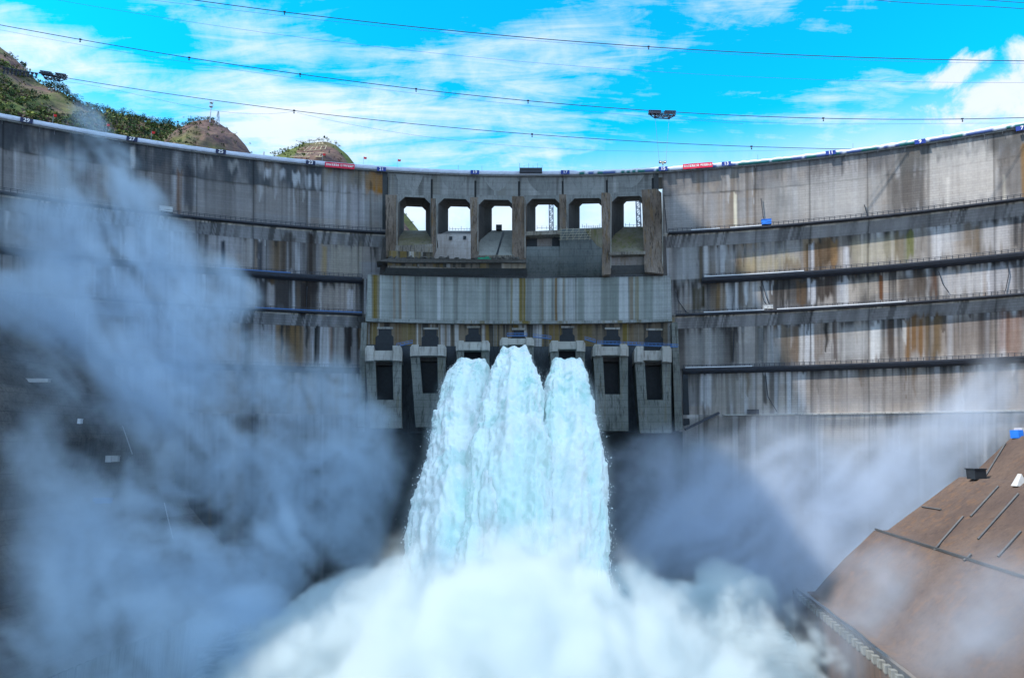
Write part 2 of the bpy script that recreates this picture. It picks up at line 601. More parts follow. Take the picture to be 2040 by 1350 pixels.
PATCH = {
 'left': [((729, 346, 769, 384), (.27, .125, .025), 1.0, 1.0), ((652, 338, 662, 352), (.26, .17, .05), .8, 1.0), ((700, 345, 735, 360), (.17, .13, .08), .5, 1.5),
          ((641, 338, 768, 374), (.22, .20, .17), .40, .8),
          ((736, 362, 742, 470), (.08, .06, .04), .75, .6), ((700, 376, 722, 468), (.42, .42, .46), .4, 2), ((722, 380, 770, 470), (.31, .32, .33), .35, 1),
          ((365, 335, 385, 420), (.03, .032, .04), .7, 2.0), ((352, 340, 362, 430), (.13, .07, .04), .6, 1.0), ((310, 330, 345, 420), (.10, .09, .09), .5, 2),
          ((526, 340, 540, 358), (.46, .48, .52), .7, .9), ((556, 342, 568, 362), (.44, .46, .5), .7, .9), ((583, 344, 598, 366), (.43, .46, .5), .7, .9),
          ((608, 346, 620, 370), (.42, .45, .49), .7, .9), ((627, 346, 640, 372), (.44, .46, .5), .7, .9),
          ((260, 290, 268, 330), (.5, .5, .5), .7, .7), ((400, 318, 425, 335), (.36, .36, .36), .5, 1), ((455, 322, 475, 340), (.36, .36, .36), .5, 1),
          ((0, 250, 60, 290), (.04, .045, .055), .6, 3), ((100, 265, 200, 285), (.05, .055, .065), .5, 3),
          ((440, 480, 448, 545), (.04, .045, .06), .8, .8), ((514, 480, 524, 548), (.05, .05, .06), .7, .8), ((560, 470, 588, 548), (.07, .06, .055), .7, 1.2),
          ((612, 470, 634, 552), (.055, .045, .04), .8, 1.0), ((640, 490, 650, 552), (.30, .22, .10), .6, .8), ((660, 490, 720, 555), (.34, .32, .27), .5, 2),
          ((455, 490, 470, 540), (.38, .38, .40), .5, 1), ((480, 480, 505, 545), (.33, .32, .32), .5, 1),
          ((510, 560, 530, 612), (.05, .045, .045), .75, 1), ((548, 560, 575, 615), (.05, .045, .045), .7, 1), ((600, 560, 632, 625), (.035, .03, .03), .85, .8),
          ((640, 570, 690, 625), (.33, .30, .28), .6, 2), ((692, 580, 704, 622), (.55, .55, .58), .6, .9), ((490, 565, 508, 615), (.34, .31, .29), .6, 1), ((532, 565, 546, 612), (.36, .35, .36), .6, 1),
          ((626, 650, 636, 722), (.03, .03, .03), .8, .6), ((655, 650, 662, 722), (.19, .10, .05), .7, .6), ((686, 650, 700, 722), (.035, .03, .03), .85, .6), ((640, 650, 652, 722), (.30, .30, .30), .5, .8), ((664, 650, 684, 722), (.30, .29, .28), .5, .8),
          ],
 'right': [((1462, 385, 1468, 456), (.66, .62, .50), .8, .5), ((1884, 355, 1892, 414), (.70, .68, .62), .85, .6), ((1998, 350, 2004, 402), (.66, .63, .55), .7, .5),
           ((1772, 345, 1842, 418), (.12, .112, .108), .85, 2.0), ((1785, 298, 1842, 340), (.11, .11, .108), .8, 2.0), ((1848, 310, 1985, 408), (.52, .50, .48), .65, 2.2), ((1846, 290, 1970, 320), (.40, .40, .39), .5, 2),  # darker and lighter tone patches on the upper tier
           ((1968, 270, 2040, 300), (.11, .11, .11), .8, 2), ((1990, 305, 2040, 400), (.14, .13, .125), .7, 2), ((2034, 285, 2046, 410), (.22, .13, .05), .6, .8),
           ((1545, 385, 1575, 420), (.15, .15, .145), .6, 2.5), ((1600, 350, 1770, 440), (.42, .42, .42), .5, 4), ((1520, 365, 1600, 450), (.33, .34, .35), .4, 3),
           ((1545, 315, 1560, 350), (.16, .16, .16), .6, 1.5), ((1675, 308, 1682, 345), (.06, .06, .065), .8, .7), ((1430, 340, 1440, 385), (.18, .18, .18), .5, 1),
           ((1362, 335, 1364, 375), (.07, .07, .08), .8, .5), ((1377, 335, 1379, 372), (.07, .07, .08), .8, .5), ((1318, 335, 1322, 475), (.08, .075, .07), .7, .6),
           ((1330, 385, 1430, 455), (.32, .335, .365), .4, 2),  # bluish tone is shade beside the spillway, put into the wall colour
           # second tier
           ((1606, 482, 1620, 538), (.10, .07, .04), .75, .8), ((1612, 485, 1622, 540), (.58, .60, .66), .7, .7), ((1622, 482, 1665, 535), (.12, .08, .05), .75, 1.2), ((1655, 482, 1670, 530), (.26, .16, .08), .6, 1),
           ((1680, 490, 1692, 535), (.60, .62, .68), .8, .9), ((1700, 480, 1790, 530), (.40, .37, .27), .5, 3), ((1800, 465, 1822, 520), (.13, .14, .04), .7, 1.2), ((1782, 468, 1800, 525), (.17, .14, .09), .6, 1.2),
           ((1825, 455, 1860, 515), (.21, .19, .17), .6, 2), ((1865, 455, 1900, 512), (.50, .51, .54), .6, 2), ((1920, 450, 1955, 505), (.14, .11, .08), .7, 1.5), ((1960, 445, 2015, 500), (.48, .48, .50), .6, 2),
           ((2018, 435, 2040, 495), (.05, .05, .055), .8, 1), ((1478, 510, 1590, 540), (.42, .36, .22), .55, 3), ((1393, 490, 1401, 556), (.11, .09, .07), .7, .6), ((1345, 490, 1390, 560), (.36, .38, .40), .5, 2), ((1410, 495, 1590, 515), (.33, .34, .36), .45, 3),  # blue-grey band paints the haunch shadow, beige patch the sunlit wall below it
           ((1560, 520, 1600, 545), (.12, .08, .05), .5, 2),
           # third tier
           ((1380, 575, 1405, 620), (.07, .06, .04), .85, .8), ((1470, 570, 1482, 615), (.12, .10, .08), .6, 1), ((1500, 565, 1510, 615), (.52, .54, .58), .6, .8), ((1520, 560, 1532, 615), (.50, .55, .60), .5, .8), ((1586, 560, 1606, 605), (.11, .075, .05), .75, .9),
           ((1610, 560, 1625, 605), (.52, .54, .60), .7, .9), ((1625, 555, 1660, 600), (.055, .045, .04), .8, 1.2), ((1668, 560, 1680, 600), (.5, .52, .56), .6, .8), ((1690, 560, 1750, 595), (.40, .37, .33), .5, 2), ((1752, 550, 1758, 600), (.13, .06, .03), .8, .5),
           ((1790, 545, 1850, 590), (.075, .06, .05), .75, 2), ((1852, 545, 1868, 585), (.12, .07, .05), .6, 1), ((1870, 540, 1965, 585), (.46, .47, .50), .6, 2), ((1966, 530, 2020, 580), (.50, .51, .56), .5, 2), ((2020, 525, 2042, 580), (.06, .06, .065), .8, 1),
           # fourth tier
           ((1455, 660, 1462, 722), (.04, .035, .03), .85, .5), ((1508, 655, 1522, 725), (.10, .11, .10), .6, .8), ((1530, 655, 1560, 722), (.34, .36, .38), .5, 2), ((1555, 650, 1575, 722), (.17, .14, .11), .6, .8), ((1576, 650, 1590, 722), (.16, .12, .09), .7, .8),
           ((1592, 650, 1605, 722), (.44, .44, .44), .5, .8), ((1622, 645, 1640, 720), (.15, .12, .10), .7, 1), ((1660, 640, 1668, 720), (.06, .045, .04), .85, .6), ((1672, 650, 1730, 715), (.42, .43, .44), .5, 2), ((1735, 645, 1755, 715), (.58, .60, .62), .75, 1),
           ((1768, 640, 1780, 710), (.08, .06, .05), .7, .8), ((1800, 635, 1845, 712), (.17, .10, .05), .75, 1.5), ((1845, 630, 1880, 710), (.14, .10, .06), .7, 1.5), ((1880, 630, 1990, 712), (.10, .08, .075), .6, 4), ((1990, 625, 2040, 712), (.16, .07, .04), .6, 2),
           ((1798, 640, 1806, 680), (.5, .5, .5), .6, .7), ((1365, 660, 1440, 725), (.27, .28, .28), .5, 2),
           # fifth tier
           ((1398, 745, 1416, 810), (.5, .52, .55), .6, 1), ((1520, 745, 1528, 800), (.08, .075, .07), .7, .6), ((1590, 745, 1606, 815), (.5, .51, .54), .6, .8), ((1420, 745, 1500, 815), (.27, .25, .22), .5, 2), ((1375, 745, 1395, 810), (.12, .12, .12), .6, 1),
           ((1610, 745, 2040, 815), (.21, .19, .18), .6, 4)],
}


def flank(side, ph0, ph1, step):
    nu = int(abs(ph1 - ph0) * ARC_R / step)
    phi = np.linspace(ph0, ph1, nu)
    zs = []
    for k, (a, b) in enumerate(TIERS):
        zs += list(np.linspace(a - .001, b + .001, max(int((a - b) / (0.5 if k < 5 else 1.4)), 2)))
    for g in (G1, G3):
        zs += [g - 1.59, g - 1.61, g - 6.0]
    z = np.array(sorted(set(zs), reverse=True))
    PH, Z = np.meshgrid(phi, z)
    p = nib(Z, G1) + nib(Z, G3) + 0.6 * nib(Z, G5)
    P = S_np(PH, Z, p)
    U = ARC_R * PH
    D = np.zeros_like(Z)
    T = np.zeros_like(Z)
    for k, (a, b) in enumerate(TIERS):
        mk = (Z <= a) & (Z > b)
        D[mk] = (a - Z)[mk]
        T[mk] = k
    sd = 3 if side == 'left' else 57
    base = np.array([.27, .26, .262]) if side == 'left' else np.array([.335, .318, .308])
    mono = np.floor((U + 11) / 22.0)
    mb_ = 0.86 + 0.28 * _hash(mono * 7 + T * 131, sd)
    warm = _hash(mono * 3 + T * 57 + np.floor(Z / 9), sd + 5) - 0.5
    col = base * mb_[..., None] * np.stack([1 + .10 * warm, 1 + 0 * warm, 1 - .12 * warm], -1)
    wet_dark = (T == 5)[..., None] * sstep(0, 22, D)[..., None]
    col = col * (1 - .68 * wet_dark) * (1 - wet_dark * np.array([.12, .02, -.06]))
    # each lift of 3 m a little different
    lift = np.floor(Z / 3.0)
    col *= (0.93 + 0.14 * _hash(lift * 31 + mono * 911, sd + 2))[..., None]
    w = 2.0 * (fbm(U / 9, Z / 30, T * 3.7, 3, sd) - .5)
    Uw = U + 0.8 * w

    def streaks(seed, fine=1.0):
        return (0.46 * n1(Uw + T * 77, 3.6 * fine, seed) + 0.26 * n1(Uw + T * 77, 1.1 * fine, seed + 1) + 0.48 * n1(Uw + T * 77, 9.0 * fine, seed + 2)) / 1.2
    tier_gain = np.choose(T.astype(int), [0.55, 0.85, 1.15, 1.2, .95, .6])
    if side == 'left':
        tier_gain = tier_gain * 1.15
    L = 4 + 26 * n1(Uw + T * 31, 4.0, sd + 9)
    dk = sstep(.45, .65, streaks(sd + 20) + .20 * np.exp(-D / 4.0) + np.where((T == 2) | (T == 3), .035, 0)) * (0.25 + .75 * np.exp(-D / L)) * tier_gain
    col = col + (np.array([.045, .042, .042]) - col) * np.clip(dk * .95, 0, .93)[..., None]
    wt = sstep(.62, .78, streaks(sd + 40, .8)) * (0.3 + .7 * np.exp(-((D - 12) / 14.0) ** 2)) * tier_gain
    col = col + (np.array([.54, .56, .60]) - col) * np.clip(wt * .8, 0, .8)[..., None]
    rs = sstep(.56, .74, streaks(sd + 60, 1.3)) * sstep(.45, .7, n1(U + T * 200, 30, sd + 70)) * tier_gain * (0.3 + .7 * sstep(0, 8, D))
    col = col + (np.array([.20, .125, .055]) - col) * np.clip(rs * .75, 0, .8)[..., None]
    # single leaks: a dark run, narrow at its foot
    rk = np.random.RandomState(sd)
    for q in range(330 if side == 'right' else 300):
        u0 = rk.uniform(U.min(), U.max())
        k = rk.randint(0, 5)
        ln_, w0 = rk.uniform(4, 19), rk.uniform(.35, 1.7)
        i0, i1 = np.searchsorted(U[0], [u0 - 3, u0 + 3])
        if i1 <= i0:
            continue
        sub = (slice(None), slice(i0, i1))
        dd = D[sub]
        wd = w0 * np.clip(1 - dd / ln_, 0, 1) ** .6
        g = np.exp(-((Uw[sub] - u0 + .25 * np.sin(dd * .7 + q)) / np.maximum(wd, .05)) ** 2) * (T[sub] == k) * (dd < ln_) * rk.uniform(.55, 1.0) * (.55 if k == 0 else 1)
        cc = np.array([(.035, .033, .032), (.035, .033, .032), (.10, .065, .035), (.50, .52, .55), (.04, .037, .035)][rk.randint(0, 5)])
        col[sub] = col[sub] + (cc - col[sub]) * g[..., None]
    # thin run-off threads
    th = sstep(.58, .82, n1(Uw + T * 19, .62, sd + 80)) * np.exp(-D / (3 + 22 * n1(U, 2.2, sd + 81)))
    col = col + (np.array([.03, .03, .03]) - col) * np.clip(th * 1.0 * np.minimum(tier_gain, 1), 0, .9)[..., None]
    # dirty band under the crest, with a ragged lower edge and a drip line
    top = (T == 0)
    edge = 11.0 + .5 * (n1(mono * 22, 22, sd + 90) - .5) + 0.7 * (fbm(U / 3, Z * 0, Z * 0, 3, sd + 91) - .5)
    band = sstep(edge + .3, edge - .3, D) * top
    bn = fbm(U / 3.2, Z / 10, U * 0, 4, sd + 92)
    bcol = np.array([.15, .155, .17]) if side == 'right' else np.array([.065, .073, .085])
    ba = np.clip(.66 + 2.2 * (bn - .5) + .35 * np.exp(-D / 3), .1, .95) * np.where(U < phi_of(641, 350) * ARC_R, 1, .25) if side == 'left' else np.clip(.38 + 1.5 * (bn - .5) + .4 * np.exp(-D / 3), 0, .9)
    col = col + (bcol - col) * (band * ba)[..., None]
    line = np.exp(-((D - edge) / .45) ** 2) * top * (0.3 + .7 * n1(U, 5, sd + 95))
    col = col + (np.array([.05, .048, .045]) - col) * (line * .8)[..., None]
    # ledges: light concrete with black drips
    for g in (G1, G3):
        d = g - Z
        led = (d >= 0) & (d < 6.0)
        lc = np.array([.36, .36, .36]) * (0.75 + .5 * n1(U, 3.0, sd + 33))[..., None]
        strip = (d < 1.6)
        lc = np.where(strip[..., None], np.array([.50, .47, .42]) * (0.65 + .6 * n1(U, 2.0, sd + 36))[..., None], lc * np.array([.82, .83, .87]))
        fn = n1(Uw + .25 * d, .85, sd + 34) * .45 + n1(Uw + .25 * d, .45, sd + 35) * .30 + n1(Uw, 5.0, sd + 37) * .25
        drip = sstep(.53, .66, fn + (.06 if side == 'left' else 0) + np.where(strip, .04, 0) + (.05 if g == G3 else 0))
        clus = sstep(.30, .62, n1(U + g, 9.0, sd + 38))
        lc = lc + (np.array([.045, .044, .044]) - lc) * (drip * np.where(strip, .85, .70 if side == 'left' else .55) * (.25 + .75 * clus))[..., None]
        col = np.where(led[..., None], lc, col)
    # particular stains, tone patches, and painted sun and shade
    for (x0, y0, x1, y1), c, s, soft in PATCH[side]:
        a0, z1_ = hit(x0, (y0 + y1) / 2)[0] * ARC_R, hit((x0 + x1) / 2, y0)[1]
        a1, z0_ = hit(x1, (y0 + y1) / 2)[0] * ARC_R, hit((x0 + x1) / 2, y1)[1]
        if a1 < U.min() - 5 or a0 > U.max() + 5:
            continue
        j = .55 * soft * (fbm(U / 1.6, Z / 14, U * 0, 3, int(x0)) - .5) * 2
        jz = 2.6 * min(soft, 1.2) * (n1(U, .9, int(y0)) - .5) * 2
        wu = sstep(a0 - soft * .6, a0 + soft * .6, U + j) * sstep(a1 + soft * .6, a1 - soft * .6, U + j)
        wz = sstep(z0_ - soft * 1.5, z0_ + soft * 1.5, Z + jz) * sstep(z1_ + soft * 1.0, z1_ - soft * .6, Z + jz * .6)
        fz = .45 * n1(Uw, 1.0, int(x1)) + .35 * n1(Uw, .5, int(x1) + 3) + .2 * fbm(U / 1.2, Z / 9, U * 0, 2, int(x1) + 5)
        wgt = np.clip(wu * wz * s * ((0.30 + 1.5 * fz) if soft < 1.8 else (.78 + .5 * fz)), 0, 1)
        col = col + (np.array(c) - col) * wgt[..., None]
    # contraction joints
    jn = np.abs(((U + 11) / 22.0) % 1.0 - 0.5) * 22
    jl = np.exp(-((11 - jn) / .32) ** 2)
    col = col * (1 - .55 * jl)[..., None]
    # lift lines
    ll = np.exp(-(((Z / 3.0) % 1.0 - .5) * 3.0 / .28) ** 2) * (0.25 + .5 * n1(U + lift * 50, 6, sd + 99))
    col = col * (1 - .14 * ll)[..., None]
    return grid_mesh('wall_face', P, M['wall'], dam, np.stack([U, Z], -1), np.clip(col, .015, .8), smooth=False)


PH_L = phi_of(771, 420)
PH_R = phi_of(1320, 420)
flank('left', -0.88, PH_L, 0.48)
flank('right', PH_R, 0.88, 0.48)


# ---- sweeps along the arc
def sweep(name, ph0, ph1, prof, mat, parent=dam, step=2.0):
    """closed profile [(p, z)] swept along the arc"""
    n = max(int(abs(ph1 - ph0) * ARC_R / step), 2)
    mb = MB()
    k = len(prof)
    for i in range(n + 1):
        ph = ph0 + (ph1 - ph0) * i / n
        mb.v += [tuple(S(ph, z, p)) for p, z in prof]
    for i in range(n):
        for j in range(k):
            mb.f.append((i * k + j, i * k + (j + 1) % k, (i + 1) * k + (j + 1) % k, (i + 1) * k + j))
    mb.f.append(tuple(range(k)))
    mb.f.append(tuple(range(n * k + k - 1, n * k - 1, -1)))
    return mb.build(name, mat, parent)


def railing(ph0, ph1, z, p, h=1.2, step=2.4, mat='rail', name='railing', parent=dam, w=.12):
    mb = MB()
    n = max(int(abs(ph1 - ph0) * ARC_R / step), 1)
    prev = None
    for i in range(n + 1):
        ph = ph0 + (ph1 - ph0) * i / n
        a, b = S(ph, z, p), S(ph, z + h, p)
        mb.bar(a, b, w)
        mid = S(ph, z + h * .55, p)
        if prev:
            mb.bar(prev[0], b, w)
            mb.bar(prev[1], mid, w * .8)
        prev = (b, mid)
    return mb.build(name, M[mat], parent)


# crest: road slab, overhanging edge beam and the pale parapet
sweep('crest_slab', -0.88, 0.88, [(0.9, 121.2), (0.9, 122.4), (-14.0, 122.4), (-14.0, 119.5), (-0.4, 119.5), (-0.4, 121.2)], M['beam'])


def parapet():
    n = 900
    phi = np.linspace(-0.88, 0.88, n)
    lv = np.array([(0.95, 121.75), (1.25, 121.75), (1.25, 122.5), (1.28, 123.0), (1.25, 123.4), (0.95, 123.4), (.7, 123.2), (.7, 121.9)])
    PH, K = np.meshgrid(phi, np.arange(len(lv)), indexing='ij')
    p = lv[:, 0][K]
    z = lv[:, 1][K]
    U = ARC_R * PH
    r = U > 22
    bump = (fbm(U / 2.0, U * 0, U * 0 + 3, 3, 5) - .5)
    z = z + np.where((K >= 3) & (K <= 6), 0.6 * bump * np.where(U > 18, 1.2, .3), 0)
    P = S_np(PH, z, p)
    white = np.array([.60, .66, .80]) * (0.8 + .4 * fbm(U / 1.5, K * 1.0, U * 0, 3, 8))[..., None]
    topw = np.array([.80, .84, .90])
    col = np.where((K >= 3)[..., None] & r[..., None], topw, white)
    g = n1(U, 4.5, 12)
    green = np.where((g > .45)[..., None], np.array([.03, .20, .20]), np.array([.10, .16, .40]))
    low = ((K <= 2) & r & (n1(U, 1.3, 77) > .25))
    col = np.where(low[..., None], green, col)
    m, t, out = mat_new('parapet_sheeting')
    principled(t, out, t.n('ShaderNodeAttribute', attribute_name='Col').outputs['Color'], .55)
    return grid_mesh('parapet', P, m, dam, None, col, smooth=False, wrap=True)


parapet()
ph = -0.60                                                   # short rods hanging from the edge of the crest
while ph < 0.62:
    mb = MB()
    mb.bar(S(ph, 121.6, 1.0), S(ph, 121.6 - random.uniform(1.2, 2.6), 1.0), .10)
    mb.build('drain_rod', M['rail'], dam)
    ph += random.uniform(4.6, 6.4) / ARC_R

# galleries: steel walkways with railings on both flanks
GAL = [(G1, phi_of(0, 385) - .25, phi_of(768, 472), 2.6), (G1, phi_of(1330, 476), .85, 2.6),
       (G2, -.8, phi_of(722, 560), 2.6), (G2, phi_of(1398, 557), .85, 2.6),
       (G3, -.8, phi_of(722, 635), 2.6), (G3, phi_of(1345, 632), .85, 2.6),
       (G4, -.8, phi_of(722, 735), 2.4), (G4, phi_of(1360, 735), .85, 2.4)]
for g, a, b, out_ in GAL:
    base_p = 2.38 if g in (G1, G3) else -.1
    o_ = out_ + base_p * .75
    wk = sweep('walkway', a, b, [(base_p * .2, g + .05), (o_, g + .05), (o_, g - .55), (o_ - .5, g - .8), (base_p * .2, g - .8)] if base_p > 0 else
               [(-.1, g + .1), (o_, g + .1), (o_, g - .5), (o_ - .4, g - 1.5), (.6, g - 2.3), (-.1, g - 2.3)], M['walk'])
    r_ = railing(a, b, g + .05, o_ - .1, 1.25, 2.0, 'walk', 'railing', wk, .16)
# pale strip of sheet on the outer edge of some walkways
for g, x0, y0, x1, y1 in ((G1, 1375, 468, 1432, 464), (G1, 1452, 463, 1515, 457), (G2, 1402, 556, 1600, 541), (G3, 1400, 628, 1520, 622), (G3, 1545, 619, 1800, 603), (G4, 1364, 732, 1497, 728), (G2, 440, 540, 580, 550), (G3, 510, 617, 722, 632)):
    p_ = 4.5 if g in (G1, G3) else 2.65
    sweep('edge_board', phi_of(x0, y0), phi_of(x1, y1), [(p_ - .2, g + .1), (p_, g + .1), (p_, g + .42), (p_ - .2, g + .42)], M['white'] if x0 > 1000 else M['blue_rail'])
# last ledge
sweep('walkway', phi_of(1440, 822), .85, [(-.1, G5 + .1), (1.9, G5 + .1), (1.9, G5 - .5), (-.1, G5 - 1.2)], M['ledge'])

# ---- spillway: six bays between joints
SILL = -14.0
JX = [771, 860, 947, 1034, 1121, 1209, 1300]
JP = [phi_of(x, 370) for x in JX]
BAYS = [  # front left, right, top | back left, right, top, bottom
    (795, 857, 393, 805, 848, 412, 458), (873, 939, 396, 893, 938, 412, 459), (953, 1024, 398, 980, 1022, 411, 458),
    (1049, 1117, 396, 1067, 1110, 408, 457), (1133, 1205, 395, 1155, 1200, 406, 454), (1218, 1286, 391, 1243, 1280, 401, 451)]
for k, (fl, fr, ft, bl, br_, bt, bb) in enumerate(BAYS):
    a, b = JP[k] + .0011, JP[k + 1] - .0011
    zt = hit((fl + fr) / 2, ft)[1]
    ch = 2.6
    pl, pr = phi_of(fl, 430), phi_of(fr, 430)
    bpl, bpr = phi_of(bl, 435, SILL), phi_of(br_, 435, SILL)
    zbt, zbb = hit((bl + br_) / 2, bt, SILL)[1], hit((bl + br_) / 2, bb, SILL)[1]
    zlow = zbb - 9.0
    dph = 2.4 / ARC_R

    def outline(l, r, zt_, p, c1, c2):
        return [S(l, zlow, p), S(l, zt_ - c1, p), S(l + c1 / ARC_R, zt_, p), S(r - c2 / ARC_R, zt_, p), S(r, zt_ - c2, p), S(r, zlow, p)]
    fo = outline(pl, pr, zt, 0.0, ch, ch)
    bo = outline(bpl, bpr, zbt, SILL, 1.2, 1.6)
    # bridge beam over the bay: front face with the cut-out, and closing faces at the back
    mb = MB()
    outer = [S(a, zlow, 0), S(a, zt - ch, 0), S(a, 121.0, 0), S(b, 121.0, 0), S(b, zt - ch, 0), S(b, zlow, 0)]
    outer_b = [S(a, zlow, SILL), S(a, zbt - 1.2, SILL), S(a, 121.0, SILL), S(b, 121.0, SILL), S(b, zbt - 1.6, SILL), S(b, zlow, SILL)]
    mb.add(outer + fo, [(i, i + 1, 6 + i + 1, 6 + i) for i in range(5)])
    mb.add(outer_b + bo, [(i, i + 1, 6 + i + 1, 6 + i) for i in range(5)])
    mb.add(outer + outer_b, [(i, i + 1, 6 + i + 1, 6 + i) for i in range(5)])
    bay = mb.build('spillway_bay', M['beam'], dam)
    mb = MB()
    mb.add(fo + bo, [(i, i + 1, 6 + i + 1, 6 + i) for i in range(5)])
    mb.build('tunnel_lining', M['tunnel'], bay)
# dark joints between the beams
for k, ph in enumerate(JP):
    sweep('joint_groove', ph - .0013, ph + .0013, [(-.9, 90.0), (-.9, 121.2), (-2.0, 121.2), (-2.0, 90.0)], M['void'], step=.5)
    if k in (0, 6):
        sweep('joint_groove', ph - .0028 + (.004 if k else -.002), ph + .0024 + (.004 if k else -.002), [(.05, 96.0), (.05, 121.2), (-2.0, 121.2), (-2.0, 96.0)], M['void'], step=.5)

# piers standing out between the bays
PIERS = [  # front polygon in pixels (read 11 m in front of the face), back px edges at the face
    ([(768, 388), (791, 388), (793, 500), (778, 512), (769, 512)], (771, 796)),
    ([(859, 395), (868, 395), (872, 512), (860, 512)], (857, 873)),
    ([(936, 393), (953, 393), (954, 514), (938, 514)], (938, 955)),
    ([(1020, 391), (1043, 391), (1048, 400), (1048, 528), (1020, 522)], (1024, 1050)),
    ([(1114, 387), (1128, 387), (1131, 470), (1115, 470)], (1115, 1133)),
    ([(1198, 384), (1214, 384), (1219, 392), (1217, 546), (1199, 548)], (1205, 1219)),
    ([(1278, 378), (1308, 376), (1318, 384), (1322, 545), (1284, 541), (1281, 460)], (1286, 1318)),
]
for pts, (b0, b1) in PIERS:
    front = ring(pts, 10.0)
    xs = [p[0] for p in pts]
    x0, x1 = min(xs), max(xs)
    back = []
    for (x, y) in pts:
        ph, z = hit(x, y, 10.0)
        tpar = (x - x0) / (x1 - x0)
        pb_ = phi_of(b0 + (b1 - b0) * tpar, 430, 0.0)
        back.append(S(pb_, z, -3.0))
    mb = MB()
    mb.hexa(front, back)
    pr = mb.build('pier', M['pier'], dam)
    mb = MB()                                                # a pipe running down the pier's front
    xa = x1 - 2
    mb.bar(ring([(xa, min(p[1] for p in pts) + 2)], 10.2)[0], ring([(xa, max(p[1] for p in pts) - 14)], 10.2)[0], .3)
    mb.build('pipe', M['ledge'], pr)


def surf(rows, mat, name, parent=dam, n=10, smooth=True):
    """rows: [(x0, y0, x1, y1, p), ...] pixel pairs read at depth p: a ruled surface from top to bottom"""
    P = np.zeros((len(rows), n, 3))
    for i, (x0, y0, x1, y1, p) in enumerate(rows):
        A, B = hit(x0, y0, p), hit(x1, y1, p)
        for j in range(n):
            t = j / (n - 1)
            P[i, j] = S(A[0] + (B[0] - A[0]) * t, A[1] + (B[1] - A[1]) * t, p)
    return grid_mesh(name, P, mat, parent, smooth=smooth)


# chutes and apron walls below the openings
surf([(795, 459, 856, 459, SILL), (793, 468, 858, 468, -4), (790, 478, 860, 478, 4), (790, 489, 860, 486, 10.2)], M['moss'], 'chute')
surf([(788, 489, 862, 486, 10.2), (786, 500, 862, 498, 10.2), (772, 517, 862, 517, 10.6)], M['fascia'], 'fascia')
surf([(870, 459.5, 945, 459.5, SILL), (870, 470, 944, 470, 3), (870, 466, 938, 466, 10.3), (873, 490, 938, 490, 10.5), (862, 518, 938, 518, 10.8)], M['apron_warm'], 'apron_wall', smooth=False)
for x, y in ((898, 474), (926, 473)):
    mb = MB()
    pbox(mb, rect(x - 3, y - 3, x + 3, y + 3), 10.9, 10.3)
    mb.build('wall_niche', M['dark'], dam)
surf([(966, 458.5, 1030, 458.5, SILL), (958, 474, 1030, 474, -4), (952, 492, 1030, 492, 4), (953, 508, 1024, 508, 10.2)], M['chute'], 'chute')
mb = MB()
mb.bar(S(*hit(1003, 462, -10), -9.6), S(*hit(990, 507, 10.2), 10.5), .7, .25)
mb.build('chute_joint', M['dark'], dam)
surf([(951, 508, 1024, 508, 10.2), (951, 513, 1024, 513, 10.3), (951, 521, 1024, 521, 10.4)], M['fascia'], 'fascia')
mb = MB()
pbox(mb, [(1047, 461), (1116, 458), (1116, 466), (1047, 469)], 10.6, -2)
mb.build('sill_beam', M['fascia'], dam)
mb = MB()
pbox(mb, rect(1048, 468, 1116, 492), 5.0, 3.0)
mb.build('recess_back', M['apron_warm'], dam)
for r_ in (rect(1048, 472, 1070, 491), rect(1100, 470, 1115, 490)):
    mb = MB()
    pbox(mb, r_, 5.6, 4.9)
    mb.build('recess_panel', M['dark'], dam)
surf([(1048, 491, 1116, 490, 4.5), (1048, 491.5, 1116, 490.5, 9.5), (1048, 515, 1116, 515, 9.6), (1048, 534, 1116, 532, 8), (1050, 553, 1116, 552, 5.2)], M['apron'], 'apron_wall')
surf([(1125, 455.5, 1210, 454.5, SILL), (1116, 460, 1206, 456, 0), (1116, 456, 1200, 453, 10.5), (1115, 490, 1200, 490, 10.5), (1115, 520, 1199, 522, 9.5), (1116, 548, 1199, 549, 7), (1117, 553, 1199, 553, 5.3)], M['apron'], 'apron_wall')
surf([(1165, 458, 1200, 455, 10.8), (1178, 475, 1200, 475, 10.7), (1188, 488, 1200, 495, 10.6)], M['moss'], 'moss_patch')
surf([(1230, 451.5, 1292, 451.5, SILL), (1222, 466, 1292, 466, -4), (1216, 486, 1290, 486, 4), (1216, 503, 1284, 502, 10.2)], M['moss'], 'chute')
mb = MB()
pbox(mb, [(1214, 502), (1286, 500), (1286, 506), (1214, 508)], 11.2, 2)
mb.build('chute_lip', M['fascia'], dam)
surf([(1200, 508, 1300, 506, 7.5), (1200, 529, 1305, 527, 7.5)], M['apron_warm'], 'apron_wall', smooth=False)
surf([(1200, 529, 1300, 527, 9.2), (1200, 541, 1311, 540, 7.5), (1200, 553, 1323, 552, 5.2)], M['soffit'], 'curved_soffit')
